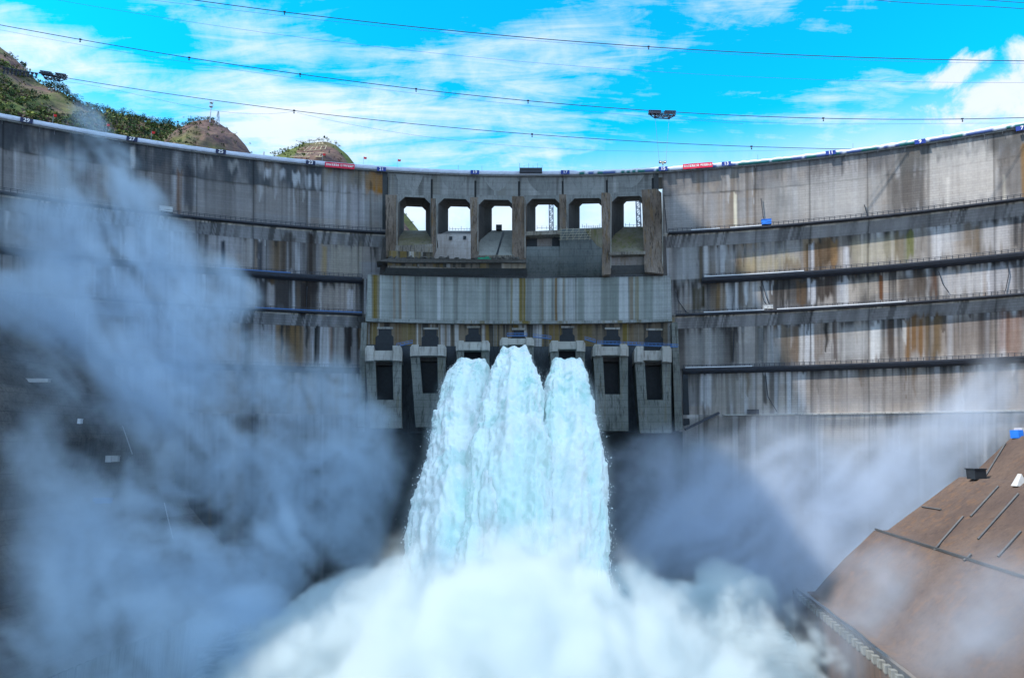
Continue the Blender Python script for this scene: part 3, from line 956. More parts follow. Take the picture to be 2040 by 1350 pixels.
# debris-strewn ledge over the left half, stained fascia and the dark curved soffit beneath it
mb = MB()
pbox(mb, [(750, 520), (775, 514), (1048, 517), (1048, 523), (1000, 522), (800, 523)], 13.5, 4)
ledge = mb.build('ledge', M['debris'], dam)
mb = MB()
for i in range(70):
    x = random.uniform(775, 1040)
    y = random.uniform(513, 517)
    ph, z = hit(x, y, 12.0)
    mb.box(S(ph, z + .2, 12.0), random.uniform(.5, 2.2), .8, random.uniform(.3, 1.1), random.uniform(0, 3))
mb.build('rubble', M['debris'], ledge)
mb = MB()
ph, z = hit(965, 515, 12.8)
for i in range(9):
    mb.box(S(ph + random.uniform(-3.0, 3.0) / ARC_R, z + random.uniform(-.4, .5), 12.9), 1.6, .5, .8, random.uniform(-.3, .3))
mb.build('green_sheet', M['green_net'], ledge)
surf([(772, 521, 1048, 521, 11.8), (772, 533, 1048, 533, 11.9)], M['fascia'], 'fascia', n=30)
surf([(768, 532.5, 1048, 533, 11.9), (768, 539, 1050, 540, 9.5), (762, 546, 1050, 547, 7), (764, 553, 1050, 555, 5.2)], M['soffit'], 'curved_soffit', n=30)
for pts in ([(762, 475), (772, 475), (770, 556), (755, 556)], [(1318, 470), (1326, 470), (1330, 556), (1320, 556)]):
    mb = MB()                                                # closing cheeks of the spillway body
    pbox(mb, pts, 6.5, -3)
    mb.build('cheek_wall', M['tunnel'], dam)
# solid body behind it all so that no gap shows through
sweep('spillway_core', phi_of(768, 540), phi_of(1324, 540), [(3.5, 40), (3.5, 88.5), (-14, 89.5), (-14, 40)], M['soffit'])

# scaffold in front of bay five
mb = MB()
xs = [1118, 1130, 1142, 1154, 1166, 1176]
for x in xs:
    for p in (10.9, 12.4):
        mb.bar(*ring([(x, 454), (x - 1, 478)], p), .14)
for y in (456, 461, 466, 471, 476):
    for p in (10.9, 12.4):
        mb.bar(*ring([(1113, y + 1), (1178, y - 1)], p), .12)
for x in xs[:-1]:
    mb.bar(*ring([(x, 476), (x + 12, 456)], 12.4), .1)
tag(mb.build('scaffold', M['scaf']), 'rusty tube scaffold hung before the fifth spillway opening', 'scaffold')
# small cabin on the sill of bay three, posts on the other sills
mb = MB()
ph, z = hit(994, 458, -13)
mb.box(S(ph, z + 1.0, -13), 2.8, 2.4, 2.4)
o = mb.build('sill_cabin', M['dark'])
tag(o, 'small dark box standing on the sill of the third spillway opening', 'cabin')
for (x0, x1, y, n_) in ((1160, 1195, 454, 9), (1070, 1108, 457, 5), (1246, 1278, 451, 5), (896, 936, 459, 8)):
    mb = MB()
    for i in range(n_):
        x = x0 + (x1 - x0) * i / (n_ - 1)
        ph, z = hit(x, y, -13.5)
        mb.bar(S(ph, z, -13.5), S(ph, z + random.uniform(.8, 2.0), -13.5), .16)
    a, b = hit(x0, y, -13.5), hit(x1, y, -13.5)
    mb.bar(S(a[0], a[1] + .7, -13.5), S(b[0], b[1] + .7, -13.5), .1)
    mb.build('sill_railing', M['rail'], dam)

def stained_panel(name, x0, y0, x1, y1, p, base, bands, seed, dark=(.05, .048, .045), amt=.6, light=.6, rust=(.20, .14, .045), rust_amt=.5, parent=dam, drip=.5):
    a, b = hit(x0, (y0 + y1) / 2, p)[0], hit(x1, (y0 + y1) / 2, p)[0]
    zt, zb2 = hit((x0 + x1) / 2, y0, p)[1], hit((x0 + x1) / 2, y1, p)[1]
    nu, nv = int((b - a) * ARC_R / .3), max(int((zt - zb2) / .4), 4)
    PH, Z = np.meshgrid(np.linspace(a, b, nu), np.linspace(zt, zb2, nv))
    U, D = PH * ARC_R, zt - Z
    Uw = U + .5 * (fbm(U / 4, Z / 14, U * 0, 3, seed) - .5)
    col = np.array(base) * (.78 + .40 * n1(U, 6.5, seed + 1) * .6 + .24 * n1(U, 2.4, seed + 2))[..., None] * (.9 + .2 * fbm(U / 7, Z / 5, U * 0, 3, seed + 4))[..., None]
    st = .5 * n1(Uw, 1.5, seed + 5) + .3 * n1(Uw, .6, seed + 6) + .2 * n1(Uw, 5, seed + 7)
    ln = .35 + .65 * np.exp(-D / (2 + 26 * n1(U, 2.0, seed + 8)))
    col = col + (np.array(dark) - col) * np.clip(sstep(.52, .74, st + drip * .25 * np.exp(-D / 2.5)) * ln * amt, 0, .92)[..., None]
    l2 = .5 * n1(Uw, 1.8, seed + 15) + .5 * n1(Uw, .7, seed + 16)
    col = col + (np.array([.50, .52, .53]) - col) * (sstep(.64, .82, l2) * light)[..., None]
    r2 = (.6 * n1(Uw, 1.3, seed + 25) + .4 * n1(Uw, .5, seed + 26)) * sstep(.5, .72, n1(U, 11, seed + 27)) * 1.25
    col = col + (np.array(rust) - col) * (sstep(.52, .72, r2) * rust_amt)[..., None]
    for bx0, bx1, c, w in bands:
        u0, u1 = hit(bx0, (y0 + y1) / 2, p)[0] * ARC_R, hit(bx1, (y0 + y1) / 2, p)[0] * ARC_R
        g = sstep(u0 - .25, u0 + .25, Uw) * sstep(u1 + .25, u1 - .25, Uw) * w * (.55 + .7 * n1(Uw, .55, int(bx0)))
        col = col + (np.array(c) - col) * np.clip(g, 0, 1)[..., None]
    ll = np.exp(-(((Z / 3.0) % 1.0 - .5) * 3.0 / .2) ** 2)
    col = col * (1 - .2 * ll)[..., None]
    return grid_mesh(name, S_np(PH, Z, p), M['wall'], parent, np.stack([U, Z], -1), np.clip(col, .012, .8), smooth=False)


YB, BR, WH, DK, GR = (.17, .125, .03), (.17, .11, .05), (.55, .58, .62), (.06, .06, .055), (.19, .22, .21)
stained_panel('block_face', 732.5, 554, 1336, 639, 7.06, (.27, .30, .295), [
    (741, 756, YB, .85), (757, 760, WH, .5), (783, 788, BR, .7), (794, 800, BR, .7), (800, 812, WH, .3), (826, 829, DK, .5), (871, 877, WH, .9), (905, 911, DK, .5), (960, 972, GR, .6),
    (1017, 1021, YB, .9), (1021, 1033, WH, .25), (1034, 1047, YB, .95), (1047, 1060, DK, .45), (1098, 1103, DK, .5), (1105, 1110, BR, .8), (1111, 1119, WH, .35), (1121, 1125, BR, .8), (1128, 1145, WH, .35), (1152, 1162, GR, .7),
    (1164, 1197, WH, .30), (1198, 1233, GR, .9), (1234, 1251, WH, .55), (1254, 1261, BR, .8), (1265, 1272, YB, .5), (1284, 1300, GR, .6), (1300, 1336, WH, .22)], 201, amt=.5, light=.35, rust_amt=.3)
stained_panel('stained_band', 728, 642, 1338, 690, 4.58, (.18, .15, .115), [
    (738, 752, YB, .7), (786, 800, BR, .6), (800, 826, YB, .5), (878, 886, WH, .5), (890, 897, WH, .6), (900, 905, DK, .7), (960, 966, WH, .5), (978, 990, DK, .6), (1052, 1060, DK, .7), (1062, 1080, WH, .4), (1085, 1092, DK, .7),
    (1150, 1180, YB, .5), (1240, 1252, YB, .8), (1253, 1262, BR, .6), (1330, 1338, WH, .4)], 303, amt=.95, light=.75, rust_amt=.7, drip=.9)
stained_panel('stained_fascia', 772, 522, 1047, 533, 12.0, (.15, .13, .11), [(1000, 1047, (.30, .25, .19), .5)], 405, amt=1.0, light=.35, rust_amt=.5, drip=.9)
stained_panel('stained_fascia', 772, 501, 862, 514, 10.75, (.16, .14, .10), [(815, 825, WH, .4)], 407, amt=1.0, light=.5, rust_amt=.7, drip=.7)
for k in range(6):
    xa, xb = JX[k] + 2, JX[k + 1] - 2
    stained_panel('beam_face', xa, 349, xb, (390, 391, 391, 391, 389, 385)[k] - 2, .06, (.235, .245, .245), [], 500 + k * 13, amt=.55, light=.25, rust_amt=.12, drip=1.0)


# ---- the outlet block
mb = MB()
P = 7.0
front = [hit(732, 553, P), hit(1337, 552, P), hit(1339, 640, P), hit(728, 640, P)]
n = 40
vs, fs = [], []
for (p_, zsh) in ((P, 0), (-2, 0)):
    for i in range(n + 1):
        t = i / n
        vs.append(tuple(S(front[0][0] + (front[1][0] - front[0][0]) * t, front[0][1] + (front[1][1] - front[0][1]) * t, p_)))
    for i in range(n + 1):
        t = i / n
        vs.append(tuple(S(front[3][0] + (front[2][0] - front[3][0]) * t, front[3][1] + (front[2][1] - front[3][1]) * t, p_)))
m_ = n + 1
for i in range(n):
    fs.append((i, i + 1, m_ + i + 1, m_ + i))
    fs.append((2 * m_ + i, 2 * m_ + i + 1, i + 1, i))
    fs.append((m_ + i, m_ + i + 1, 3 * m_ + i + 1, 3 * m_ + i))
fs += [(0, m_, 3 * m_, 2 * m_), (n, m_ + n, 3 * m_ + n, 2 * m_ + n)]
mb.add(vs, fs)
mb.build('outlet_block', M['block'], dam)
railing(phi_of(735, 552, 6.5), phi_of(1335, 551, 6.5), hit(1030, 556, 6.5)[1], 6.4, 1.2, 2.4)
# wall behind the seven outlets, its lower part and the side piers
ZQ = hit(1030, 641, 4.0)[1]
zb_ = hit(1300, 862, 4.0)[1]
ZW = hit(1030, 690, 4.5)[1]
sweep('outlet_back_wall', phi_of(727, 700, 4.4), phi_of(1345, 700, 4.4), [(4.45, zb_), (4.45, ZW), (-3, ZW), (-3, zb_)], M['wet_dark'])
sweep('outlet_back_wall', phi_of(727, 700, 4.5), phi_of(1345, 700, 4.5), [(4.5, ZW + .02), (4.5, ZQ + 1.0), (-3, ZQ + 1.0), (-3, ZW + .02)], M['back'])
sweep('outlet_back_wall', phi_of(700, 900, 2.0), phi_of(1360, 900, 2.0), [(2.0, ZB), (2.0, zb_ + .5), (-3, zb_ + .5), (-3, ZB)], M['void'])
for pts, p_ in (([(1338, 642), (1350, 642), (1360, 855), (1345, 858)], 12.0), ([(720, 642), (731, 642), (726, 850), (712, 850)], 9.0)):
    mb = MB()
    pbox(mb, pts, p_, -2)
    mb.build('side_pier', M['leg'], dam)
mb = MB()
pbox(mb, [(1360, 745), (1370, 745), (1374, 845), (1362, 848)], 1.4, -1)
mb.build('wall_slot', M['dark'], dam)

OUT = [  # caps left x0,x1, right x0,x1, y top, y bottom | beam y0,y1 | opening x0,x1,y0 | trough x0t,x1t,x0b, ytop,ybot | y foot
    (727, 745, 782, 801, 688, 719, 698, 717, 751, 783, 655, 748, 782, 751, 727, 796, 852),
    (817, 834, 872, 889, 686, 709, 690, 708, 843, 873, 656, 836, 871, 842, 719, 783, 850),
    (908, 924, 960, 976, 678, 698, 681, 697, 930, 957, 653, 924, 959, 926, 698, 770, 855),
    (996, 1012, 1048, 1064, 672, 688, 674, 686, 1020, 1047, 657, 1013, 1048, 1014, 687, 760, 855),
    (1095, 1112, 1148, 1166, 678, 700, 680, 695, 1118, 1144, 653, 1113, 1147, 1114, 696, 770, 857),
    (1181, 1198, 1235, 1252, 685, 709, 690, 707, 1205, 1235, 656, 1201, 1234, 1205, 720, 785, 858),
    (1264, 1282, 1319, 1338, 689, 721, 698, 717, 1288, 1320, 658, 1284, 1319, 1289, 727, 796, 862)]
PF = 18.0
for (c0, c1, c2, c3, yt, yb, b0, b1, o0, o1, oy, t0, t1, t0b, ty, tb, foot) in OUT:
    # gate opening in the wall above the beam
    mb = MB()
    sh = (c1 - c0) * .55
    # legs and the slab closing the trough below
    pbox(mb, [(c0 + 1, yb - 1), (t0, yb - 1), (t0b, tb), (c0 + 6, tb)], PF, 4.3)
    pbox(mb, [(t1, yb - 1), (c3 - 1, yb - 1), (c3 - 1, tb), (t1 + 2, tb)], PF, 4.3)
    pbox(mb, [(c0 + 6, tb), (c3 - 1, tb), (c3, foot), (c0 + 11, foot)], PF + .03, 4.3)
    legs = mb.build('outlet_structure', M['leg'], dam)
    mb = MB()
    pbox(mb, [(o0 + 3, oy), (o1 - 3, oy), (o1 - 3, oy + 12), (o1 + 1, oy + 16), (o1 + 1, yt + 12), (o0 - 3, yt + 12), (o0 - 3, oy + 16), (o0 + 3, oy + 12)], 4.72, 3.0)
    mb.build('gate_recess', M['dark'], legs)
    mb = MB()
    pbox(mb, rect(o0, oy - 4, o1, oy), 5.2, 3.0)
    mb.build('lintel', M['ledge'], legs)
    mb = MB()
    pbox(mb, [(t0 - 1, ty - 4), (t1 + 1, ty - 4), (t1 + 2, tb + 1), (t0b - 1, tb + 1)], 7.5, 4.2)
    mb.build('gate', M['dark'], legs)
    mb = MB()
    pbox(mb, rect(t0 - 1, b1 - 1, t1 + 1, ty), PF - 6.0, 4.4)
    mb.build('gate_lintel', M['tunnel'], legs)
    mb = MB()
    pbox(mb, rect(c1 - 2, b0, c2 + 2, b1), PF + .8, PF - 5)
    mb.build('beam', M['cap'], legs)
    for (xa, xb, s) in ((c0, c1, 1), (c2, c3, -1)):
        mb = MB()
        if s > 0:
            pbox(mb, [(xa, yt + 6), (xa + 4, yt), (xb, yt), (xb, yb), (xa, yb)], PF + 1.4, 6)
            pbox(mb, rect(xa + 5, yt + 2, xb - 1, yb - 1), PF + 2.6, PF)
        else:
            pbox(mb, [(xa, yt), (xb - 4, yt), (xb, yt + 6), (xb, yb), (xa, yb)], PF + 1.4, 6)
            pbox(mb, rect(xa + 1, yt + 2, xb - 5, yb - 1), PF + 2.6, PF)
        mb.build('cap', M['cap'], legs)
# catwalks from outlet to outlet
for pts in ([(790, 690), (822, 683)], [(1062, 671), (1098, 675)], [(1165, 676), (1186, 682)], [(1250, 686), (1268, 688)], [(1335, 691), (1350, 691)], [(1010, 669), (1050, 669)], [(1190, 684), (1346, 691)]):
    mb = MB()
    A, B = ring([pts[0]], 14.0)[0], ring([pts[1]], 14.0)[0]
    mb.bar(A, B, 1.2, .25)
    n_ = max(int((B - A).length / 1.6), 2)
    for i in range(n_ + 1):
        q = A.lerp(B, i / n_) + Vector((0, -.6, 0))
        mb.bar(q, q + Vector((0, 0, 1.2)), .1)
    mb.bar(A + Vector((0, -.6, 1.2)), B + Vector((0, -.6, 1.2)), .12)
    mb.bar(A + Vector((0, -.6, .6)), B + Vector((0, -.6, .6)), .1)
    mb.build('catwalk', M['blue_rail'], dam)
# sloping brace where the block meets the right flank, and cables hanging on the wall
mb = MB()
A, B = ring([(1365, 855)], 6)[0], ring([(1432, 822)], 2.2)[0]
mb.bar(A, B, 2.0, .9)
mb.build('inclined_stair', M['walk'], dam)
for pts in ([(1346, 580), (1352, 600), (1368, 622), (1385, 630)], [(1516, 395), (1520, 430), (1526, 452)], [(1722, 408), (1728, 430), (1732, 440)], [(1518, 560), (1526, 590), (1536, 616), (1541, 625)], [(1514, 570), (1522, 600), (1536, 618)], [(1870, 540), (1878, 565), (1890, 582)], [(2006, 515), (2010, 545), (2003, 580)], [(1524, 740), (1530, 790), (1548, 820)], [(1462, 660), (1460, 722)], [(612, 570), (610, 620)], [(1322, 390), (1326, 430), (1330, 470)]):
    mb = MB()
    mb.tube([S(*hit(x, y, .5), .5) for x, y in pts], .16, 5)
    mb.build('hose', M['walk'], dam)
# ladder tower on the fourth tier
mb = MB()
for i in range(14):
    y = 655 + i * 5
    mb.bar(*ring([(1512, y), (1520, y)], 1.6), .12)
    mb.bar(*ring([(1512, y), (1520, y + 5)], 1.6), .1)
for x in (1512, 1520):
    mb.bar(*ring([(x, 655), (x, 724)], 1.6), .16)
mb.build('ladder', M['rail'], dam)

# ================================================================== terrain
def hit_mesh(o, x, y):
    if 'bvh' not in CACHE.setdefault(o.name, {}):
        me = o.data
        CACHE[o.name]['bvh'] = BVHTree.FromPolygons([v.co[:] for v in me.vertices], [p.vertices[:] for p in me.polygons])
    d = pdir(x, y).normalized()
    loc, nor, i, dist = CACHE[o.name]['bvh'].ray_cast(Vector((0, 0, 0)), d)
    return loc, nor


CACHE = {}


def hill_material():
    m, t, out = mat_new('hillside_rock_and_scrub')
    tc = t.n('ShaderNodeTexCoord').outputs['Object']
    big = t.noise(tc, 0.018, 6, 0.62)
    med = t.noise(tc, 0.09, 6, 0.65)
    strat = t.noise(t.vmath('MULTIPLY', t.vmath('ADD', tc, t.vmath('SCALE', tc, scale=0.0)), (.03, .03, .16)), 1.0, 6, 0.65, 1.2)
    rock = t.mix(t.mrange(strat, .35, .65), (.055, .037, .048), (.15, .10, .082))
    rock = t.mix(t.mrange(med, .5, .75), rock, (.17, .125, .09))
    scrub = t.mix(med, (.035, .065, .03), (.13, .15, .045))
    at = t.n('ShaderNodeAttribute', attribute_name='Col').outputs['Fac']
    f = t.mrange(t.math('ADD', big, t.math('MULTIPLY', at, 0.5)), .62, .82)
    col = t.mix(f, rock, scrub)
    principled(t, out, col, .95, 0, (med, .6, 3.0), .1)
    return m


M['hill'] = hill_material()


def hill(pts, Yd, front, drop, back, seed, green, rows=70, cols=170, spread=0.15):
    xs = np.linspace(pts[0][0], pts[-1][0], cols)
    ys = np.interp(xs, [p[0] for p in pts], [p[1] for p in pts])
    k = np.array([1, 2, 3, 2, 1]) / 9.0
    ys = np.convolve(np.pad(ys, 2, mode='edge'), k, 'valid')
    P = np.zeros((rows, cols, 3))
    G = np.zeros((rows, cols, 3))
    for i, (x, y) in enumerate(zip(xs, ys)):
        Y = Yd(x) if callable(Yd) else Yd
        R = at_depth(x, y, Y)
        for j in range(rows):
            t = -0.35 + 1.35 * j / (rows - 1)
            dz = -drop * t ** 1.0 if t > 0 else -back * (-t) * 0.9
            P[j, i] = (R.x * (1 - spread * max(t, 0)), R.y - front * t if t > 0 else R.y - back * t, R.z + dz)
            G[j, i] = green(x, t)
    n = fbm(P[..., 0] / 60, P[..., 1] / 60, P[..., 2] / 90, 5, seed) - .5
    n2 = np.abs(fbm(P[..., 0] / 22, P[..., 1] / 40, P[..., 2] / 22, 4, seed + 5) - .5)
    tt = np.abs(-0.35 + 1.35 * np.arange(rows) / (rows - 1))[:, None]
    w = np.minimum(tt * 4, 1)
    P[..., 2] += w * (34 * n - 16 * n2) + 2.2 * (fbm(P[..., 0] / 7, P[..., 1] / 7, P[..., 0] * 0, 3, seed + 9) - .5)
    P[..., 1] += w * 20 * (fbm(P[..., 0] / 35, P[..., 1] / 35, P[..., 2] / 35, 4, seed + 3) - .5)
    o = grid_mesh('hill', P, M['hill'], None, None, G, smooth=True)
    tag(o, kind='structure')
    return o


hill_far = hill([(-160, 20), (-60, 60), (0, 92), (38, 124), (78, 166), (130, 186), (150, 205), (180, 216), (215, 228), (250, 229), (295, 244), (345, 250), (380, 262), (440, 300), (500, 350)],
                620, 330, 250, 200, 11, lambda x, t: .48 if x > 120 else .30 + .3 * t)
hill_mid = hill([(270, 330), (318, 285), (350, 258), (385, 240), (424, 237), (442, 249), (468, 266), (488, 288), (503, 310), (520, 335), (560, 400)],
                540, 120, 105, 120, 23, lambda x, t: .25 if x > 360 else .55, spread=.05)
hill_near = hill([(480, 345), (538, 314), (570, 299), (600, 287), (628, 282), (650, 282), (668, 287), (685, 301), (697, 314), (706, 327), (740, 364), (780, 402), (806, 424), (834, 459), (870, 510)],
                 470, 110, 105, 90, 37, lambda x, t: .9 if x < 600 else (.1 if t > .08 else .6), spread=.05)


# unseen gorge flank, added and shaped to shade the dam's left half and pool
cols_, rows_ = 170, 60
P_ = np.zeros((rows_, cols_, 3))
for i in range(cols_):
    y = -420 + 680 * i / (cols_ - 1)
    h = 265 + 190 * float(sstep(-24, 4, y)) + 125 * float(sstep(62, 86, y)) - 60 * float(sstep(-150, -400, y))
    for j in range(rows_):
        t = j / (rows_ - 1)
        xx = -300 + (95 * (1 - t * 2) if t < .5 else -190 * (t * 2 - 1))
        zz = h - (h + 84) * (1 - t * 2) ** 1.15 if t < .5 else h - 200 * (t * 2 - 1)
        P_[j, i] = (xx, y, zz)
nn = fbm(P_[..., 0] / 50, P_[..., 1] / 50, P_[..., 2] / 50, 5, 77) - .5
P_[..., 0] += 30 * nn
P_[..., 2] += 30 * (fbm(P_[..., 1] / 40, P_[..., 0] / 60, P_[..., 2] / 80, 4, 79) - .5)
tag(grid_mesh('shade_mountain', P_, M['hill'], None, None, np.full((rows_, cols_, 3), .5)), kind='structure')


# ---- foliage
def leaf_material():
    m, t, out = mat_new('leaves')
    c = t.n('ShaderNodeAttribute', attribute_name='Col').outputs['Color']
    b = principled(t, out, c, .8, 0, None, .1)
    return m


M['leaf'] = leaf_material()
M['bark'] = plain('bark', (.09, .07, .055), .9)
GREENS = [(.030, .060, .028), (.045, .085, .030), (.085, .125, .035), (.16, .19, .04), (.05, .068, .05), (.10, .07, .062), (.125, .115, .055)]


def leaf_cloud(centres, radii, cols, per, size, name, parent=None):
    """many small leaf faces spread through the crowns' volume"""
    rng = np.random.RandomState(len(centres) + per)
    n = len(centres)
    c = np.repeat(np.asarray(centres, float), per, axis=0)
    r = np.repeat(np.asarray(radii, float), per, axis=0)
    d = rng.normal(size=(n * per, 3))
    d /= np.linalg.norm(d, axis=1)[:, None]
    q = c + d * (rng.uniform(.25, 1, (n * per, 1)) ** .6) * r * (0.75 + .45 * rng.rand(n * per, 1))
    s = size * np.repeat(np.clip(np.asarray(radii, float)[:, :1], .6, 9), per, axis=0) * rng.uniform(.5, 1.2, (n * per, 1))
    a = rng.normal(size=(n * per, 3))
    a /= np.linalg.norm(a, axis=1)[:, None]
    b = np.cross(a, rng.normal(size=(n * per, 3)))
    b /= np.linalg.norm(b, axis=1)[:, None]
    V = np.stack([q - a * s, q + b * s * .7, q + a * s, q - b * s * .7], 1).reshape(-1, 3)
    me = bpy.data.meshes.new(name)
    me.vertices.add(len(V))
    me.vertices.foreach_set('co', V.reshape(-1).astype(np.float32))
    me.loops.add(len(V))
    me.loops.foreach_set('vertex_index', np.arange(len(V), dtype=np.int32))
    me.polygons.add(len(V) // 4)
    me.polygons.foreach_set('loop_start', (np.arange(len(V) // 4) * 4).astype(np.int32))
    me.update(calc_edges=True)
    ca = me.color_attributes.new('Col', 'FLOAT_COLOR', 'POINT')
    cc = np.repeat(np.asarray(cols, float), per, axis=0) * rng.uniform(.80, 1.2, (n * per, 1))
    rgba = np.ones((len(V), 4), np.float32)
    rgba[:, :3] = np.repeat(cc, 4, axis=0)
    ca.data.foreach_set('color', rgba.reshape(-1))
    return link_mesh(name, me, M['leaf'], parent)


def scatter(o, n, seed, dens, rlo, rhi, zs=.8):
    rng = np.random.RandomState(seed)
    me = o.data
    co = np.zeros(len(me.vertices) * 3, np.float32)
    me.vertices.foreach_get('co', co)
    co = co.reshape(-1, 3)
    pick = co[rng.randint(0, len(co), n)] + rng.normal(size=(n, 3)) * np.array([3, 3, 0])
    px, py = to_px(pick)
    keep = dens(px, py, pick, rng)
    pick = pick[keep]
    r = rng.uniform(rlo, rhi, (len(pick), 1)) * (0.6 + .8 * rng.rand(len(pick), 1))
    return pick + np.concatenate([r * 0, r * 0, r * .3], 1), np.concatenate([r, r, r * zs], 1), rng


def shrub_cols(rng, n, w):
    w = np.asarray(w, float)
    return np.asarray(GREENS)[rng.choice(len(GREENS), n, p=w / w.sum())]


def dens_far(px, py, P, rng):
    g = fbm(P[:, 0] / 40, P[:, 1] / 40, P[:, 2] / 40, 3, 5)
    return (px > -40) & (px < 520) & (py < 345) & (rng.rand(len(px)) < sstep(.33, .56, g + .08 * (px > 130)))


c_, r_, rg = scatter(hill_far, 46000, 3, dens_far, 1.0, 2.9)
parts_c, parts_r, parts_k = [c_], [r_], [shrub_cols(rg, len(c_), [3, 4, 4, 1.6, 2.0, 2.2, 2.0])]
c_, r_, rg = scatter(hill_mid, 5000, 4, lambda px, py, P, rng: (px > 280) & (px < 500) & (py < 330) & (rng.rand(len(px)) < np.where(px < 400, .5, .12)), .8, 1.9)
parts_c.append(c_); parts_r.append(r_); parts_k.append(shrub_cols(rg, len(c_), [3, 3, 2, .3, 2, 2, 2]))
c_, r_, rg = scatter(hill_near, 6000, 5, lambda px, py, P, rng: (px > 500) & (px < 860) & (rng.rand(len(px)) < np.where(px < 610, .75, .12)), .6, 1.5)
parts_c.append(c_); parts_r.append(r_); parts_k.append(shrub_cols(rg, len(c_), [1, 4, 4, 1.5, .5, 1.2, 1]))
o = leaf_cloud(np.concatenate(parts_c), np.concatenate(parts_r), np.concatenate(parts_k), 12, .42, 'shrub_cover')
tag(o, 'green and brown scrub covering the hills behind the dam', 'shrubs', kind='stuff')


def make_tree(h, w, col, label, group):
    root = empty('tree', (0, 0, 0), label=label, cat='tree', group=group)
    rng = np.random.RandomState(int(h * 100))
    lobes = [(rng.normal() * w * .25, rng.normal() * w * .25, h * (.45 + .45 * rng.rand())) for _ in range(7)]
    leaf_cloud(lobes, [(w * .32, w * .32, h * .2)] * 7, [np.array(col) * rng.uniform(.7, 1.3) for _ in range(7)], 26, .16 / max(.6, 1) * 1.3, 'crown', root)
    mb = MB()
    mb.tube([(0, 0, -1.2), (.1, 0, h * .35), (0, .1, h * .75)], [w * .05, w * .035, w * .012], 6)
    for a in range(4):
        b = a * 1.6 + h
        mb.tube([(0, 0, h * (.3 + .08 * a)), (math.cos(b) * w * .3, math.sin(b) * w * .3, h * (.55 + .08 * a))], [w * .025, w * .008], 5)
    mb.build('trunk', M['bark'], root)
    return root


def copy_tree(o, loc, rz=0.0, sc=1.0, label=None):
    c = o.copy()
    C.objects.link(c)
    c.location = loc
    c.rotation_euler = (0, 0, rz)
    c.scale = (sc, sc, sc)
    if label:
        c['label'] = label
    for ch in o.children:
        k = ch.copy()
        C.objects.link(k)
        k.parent = c
    return c


def ridge_trees(protos, spots, obj, label, group):
    for i, (x, y, s) in enumerate(spots):
        loc = None
        yy = y
        while loc is None and yy < y + 40:
            loc, _ = hit_mesh(obj, x, yy)
            yy += 1
        if loc is None:
            continue
        pr = protos[i % len(protos)]
        if 'used' not in CACHE.setdefault(pr.name, {}):
            CACHE[pr.name]['used'] = 1
            pr.location, pr.rotation_euler, pr.scale = loc, (0, 0, i * 1.3), (s, s, s)
            pr['label'], pr['group'] = label, group
        else:
            copy_tree(pr, loc, i * 1.3, s, label)['group'] = group


rr = random.Random(5)
pa = [make_tree(8.5, 7.5, (.028, .058, .030), 'a', 'g'), make_tree(7.0, 6.5, (.04, .075, .032), 'a', 'g'), make_tree(9.5, 7.0, (.024, .05, .030), 'a', 'g')]
sp = [(100 + i * 6.2 + rr.uniform(-2, 2), 0, rr.uniform(.7, 1.3)) for i in range(40)]
sky_y = lambda x: np.interp(x, [78, 130, 150, 180, 250, 295, 345], [166, 186, 205, 216, 229, 244, 250])
ridge_trees(pa, [(x, float(sky_y(x)) + rr.uniform(1, 6), s * (1.25 if 100 < x < 150 else .85)) for x, _, s in sp], hill_far, 'dark green tree standing on the ridge line of the left hill', 'trees on the left ridge')
pb_ = [make_tree(5.0, 4.2, (.04, .075, .035), 'a', 'g'), make_tree(4.2, 3.8, (.05, .08, .03), 'a', 'g')]
ridge_trees(pb_, [(366 + i * 6 + rr.uniform(-2, 2), 240 + rr.uniform(-1, 3) + max(0, (385 - 366 - i * 6)) * .6, rr.uniform(.7, 1.2)) for i in range(11)], hill_mid, 'small tree on the top of the brown pointed hill beside the masts', 'trees by the masts')
pc = [make_tree(3.6, 3.0, (.05, .085, .04), 'a', 'g'), make_tree(3.0, 2.4, (.06, .10, .035), 'a', 'g')]
ridge_trees(pc, [(548 + i * 8.5 + rr.uniform(-3, 3), float(np.interp(548 + i * 8.5, [538, 600, 628, 650, 668, 690], [314, 287, 282, 282, 287, 306])) + 1.5, rr.uniform(.6, 1.2)) for i in range(16)], hill_near, 'thin small tree on the skyline of the terraced hill behind the dam', 'trees on the terraced hill')

# concrete slope frames on the terraced hill
fr_ = empty('slope_frame', (0, 0, 0), label='cream concrete grid frames holding the terraced hill above the dam crest', cat='slope frame')
for rows_ in ([(606, 301), (648, 297), (650, 290), (615, 293)], [(578, 312), (642, 312), (644, 305), (592, 305)], [(628, 288), (644, 287), (641, 283), (631, 284)]):
    mb = MB()
    Q = []
    for x, y in rows_:
        loc, _ = hit_mesh(hill_near, x, y)
        if loc is None:
            loc = at_depth(x, y, 455)
        Q.append(loc * .985)
    a, b, c, d = Q
    mb.bar(a, b, .42)
    mb.bar(d, c, .42)
    n_ = max(int((b - a).length / 3.2), 2)
    for i in range(n_ + 1):
        mb.bar(a.lerp(b, i / n_), d.lerp(c, i / n_), .36)
    mb.build('frame_panel', M['lattice'], fr_)


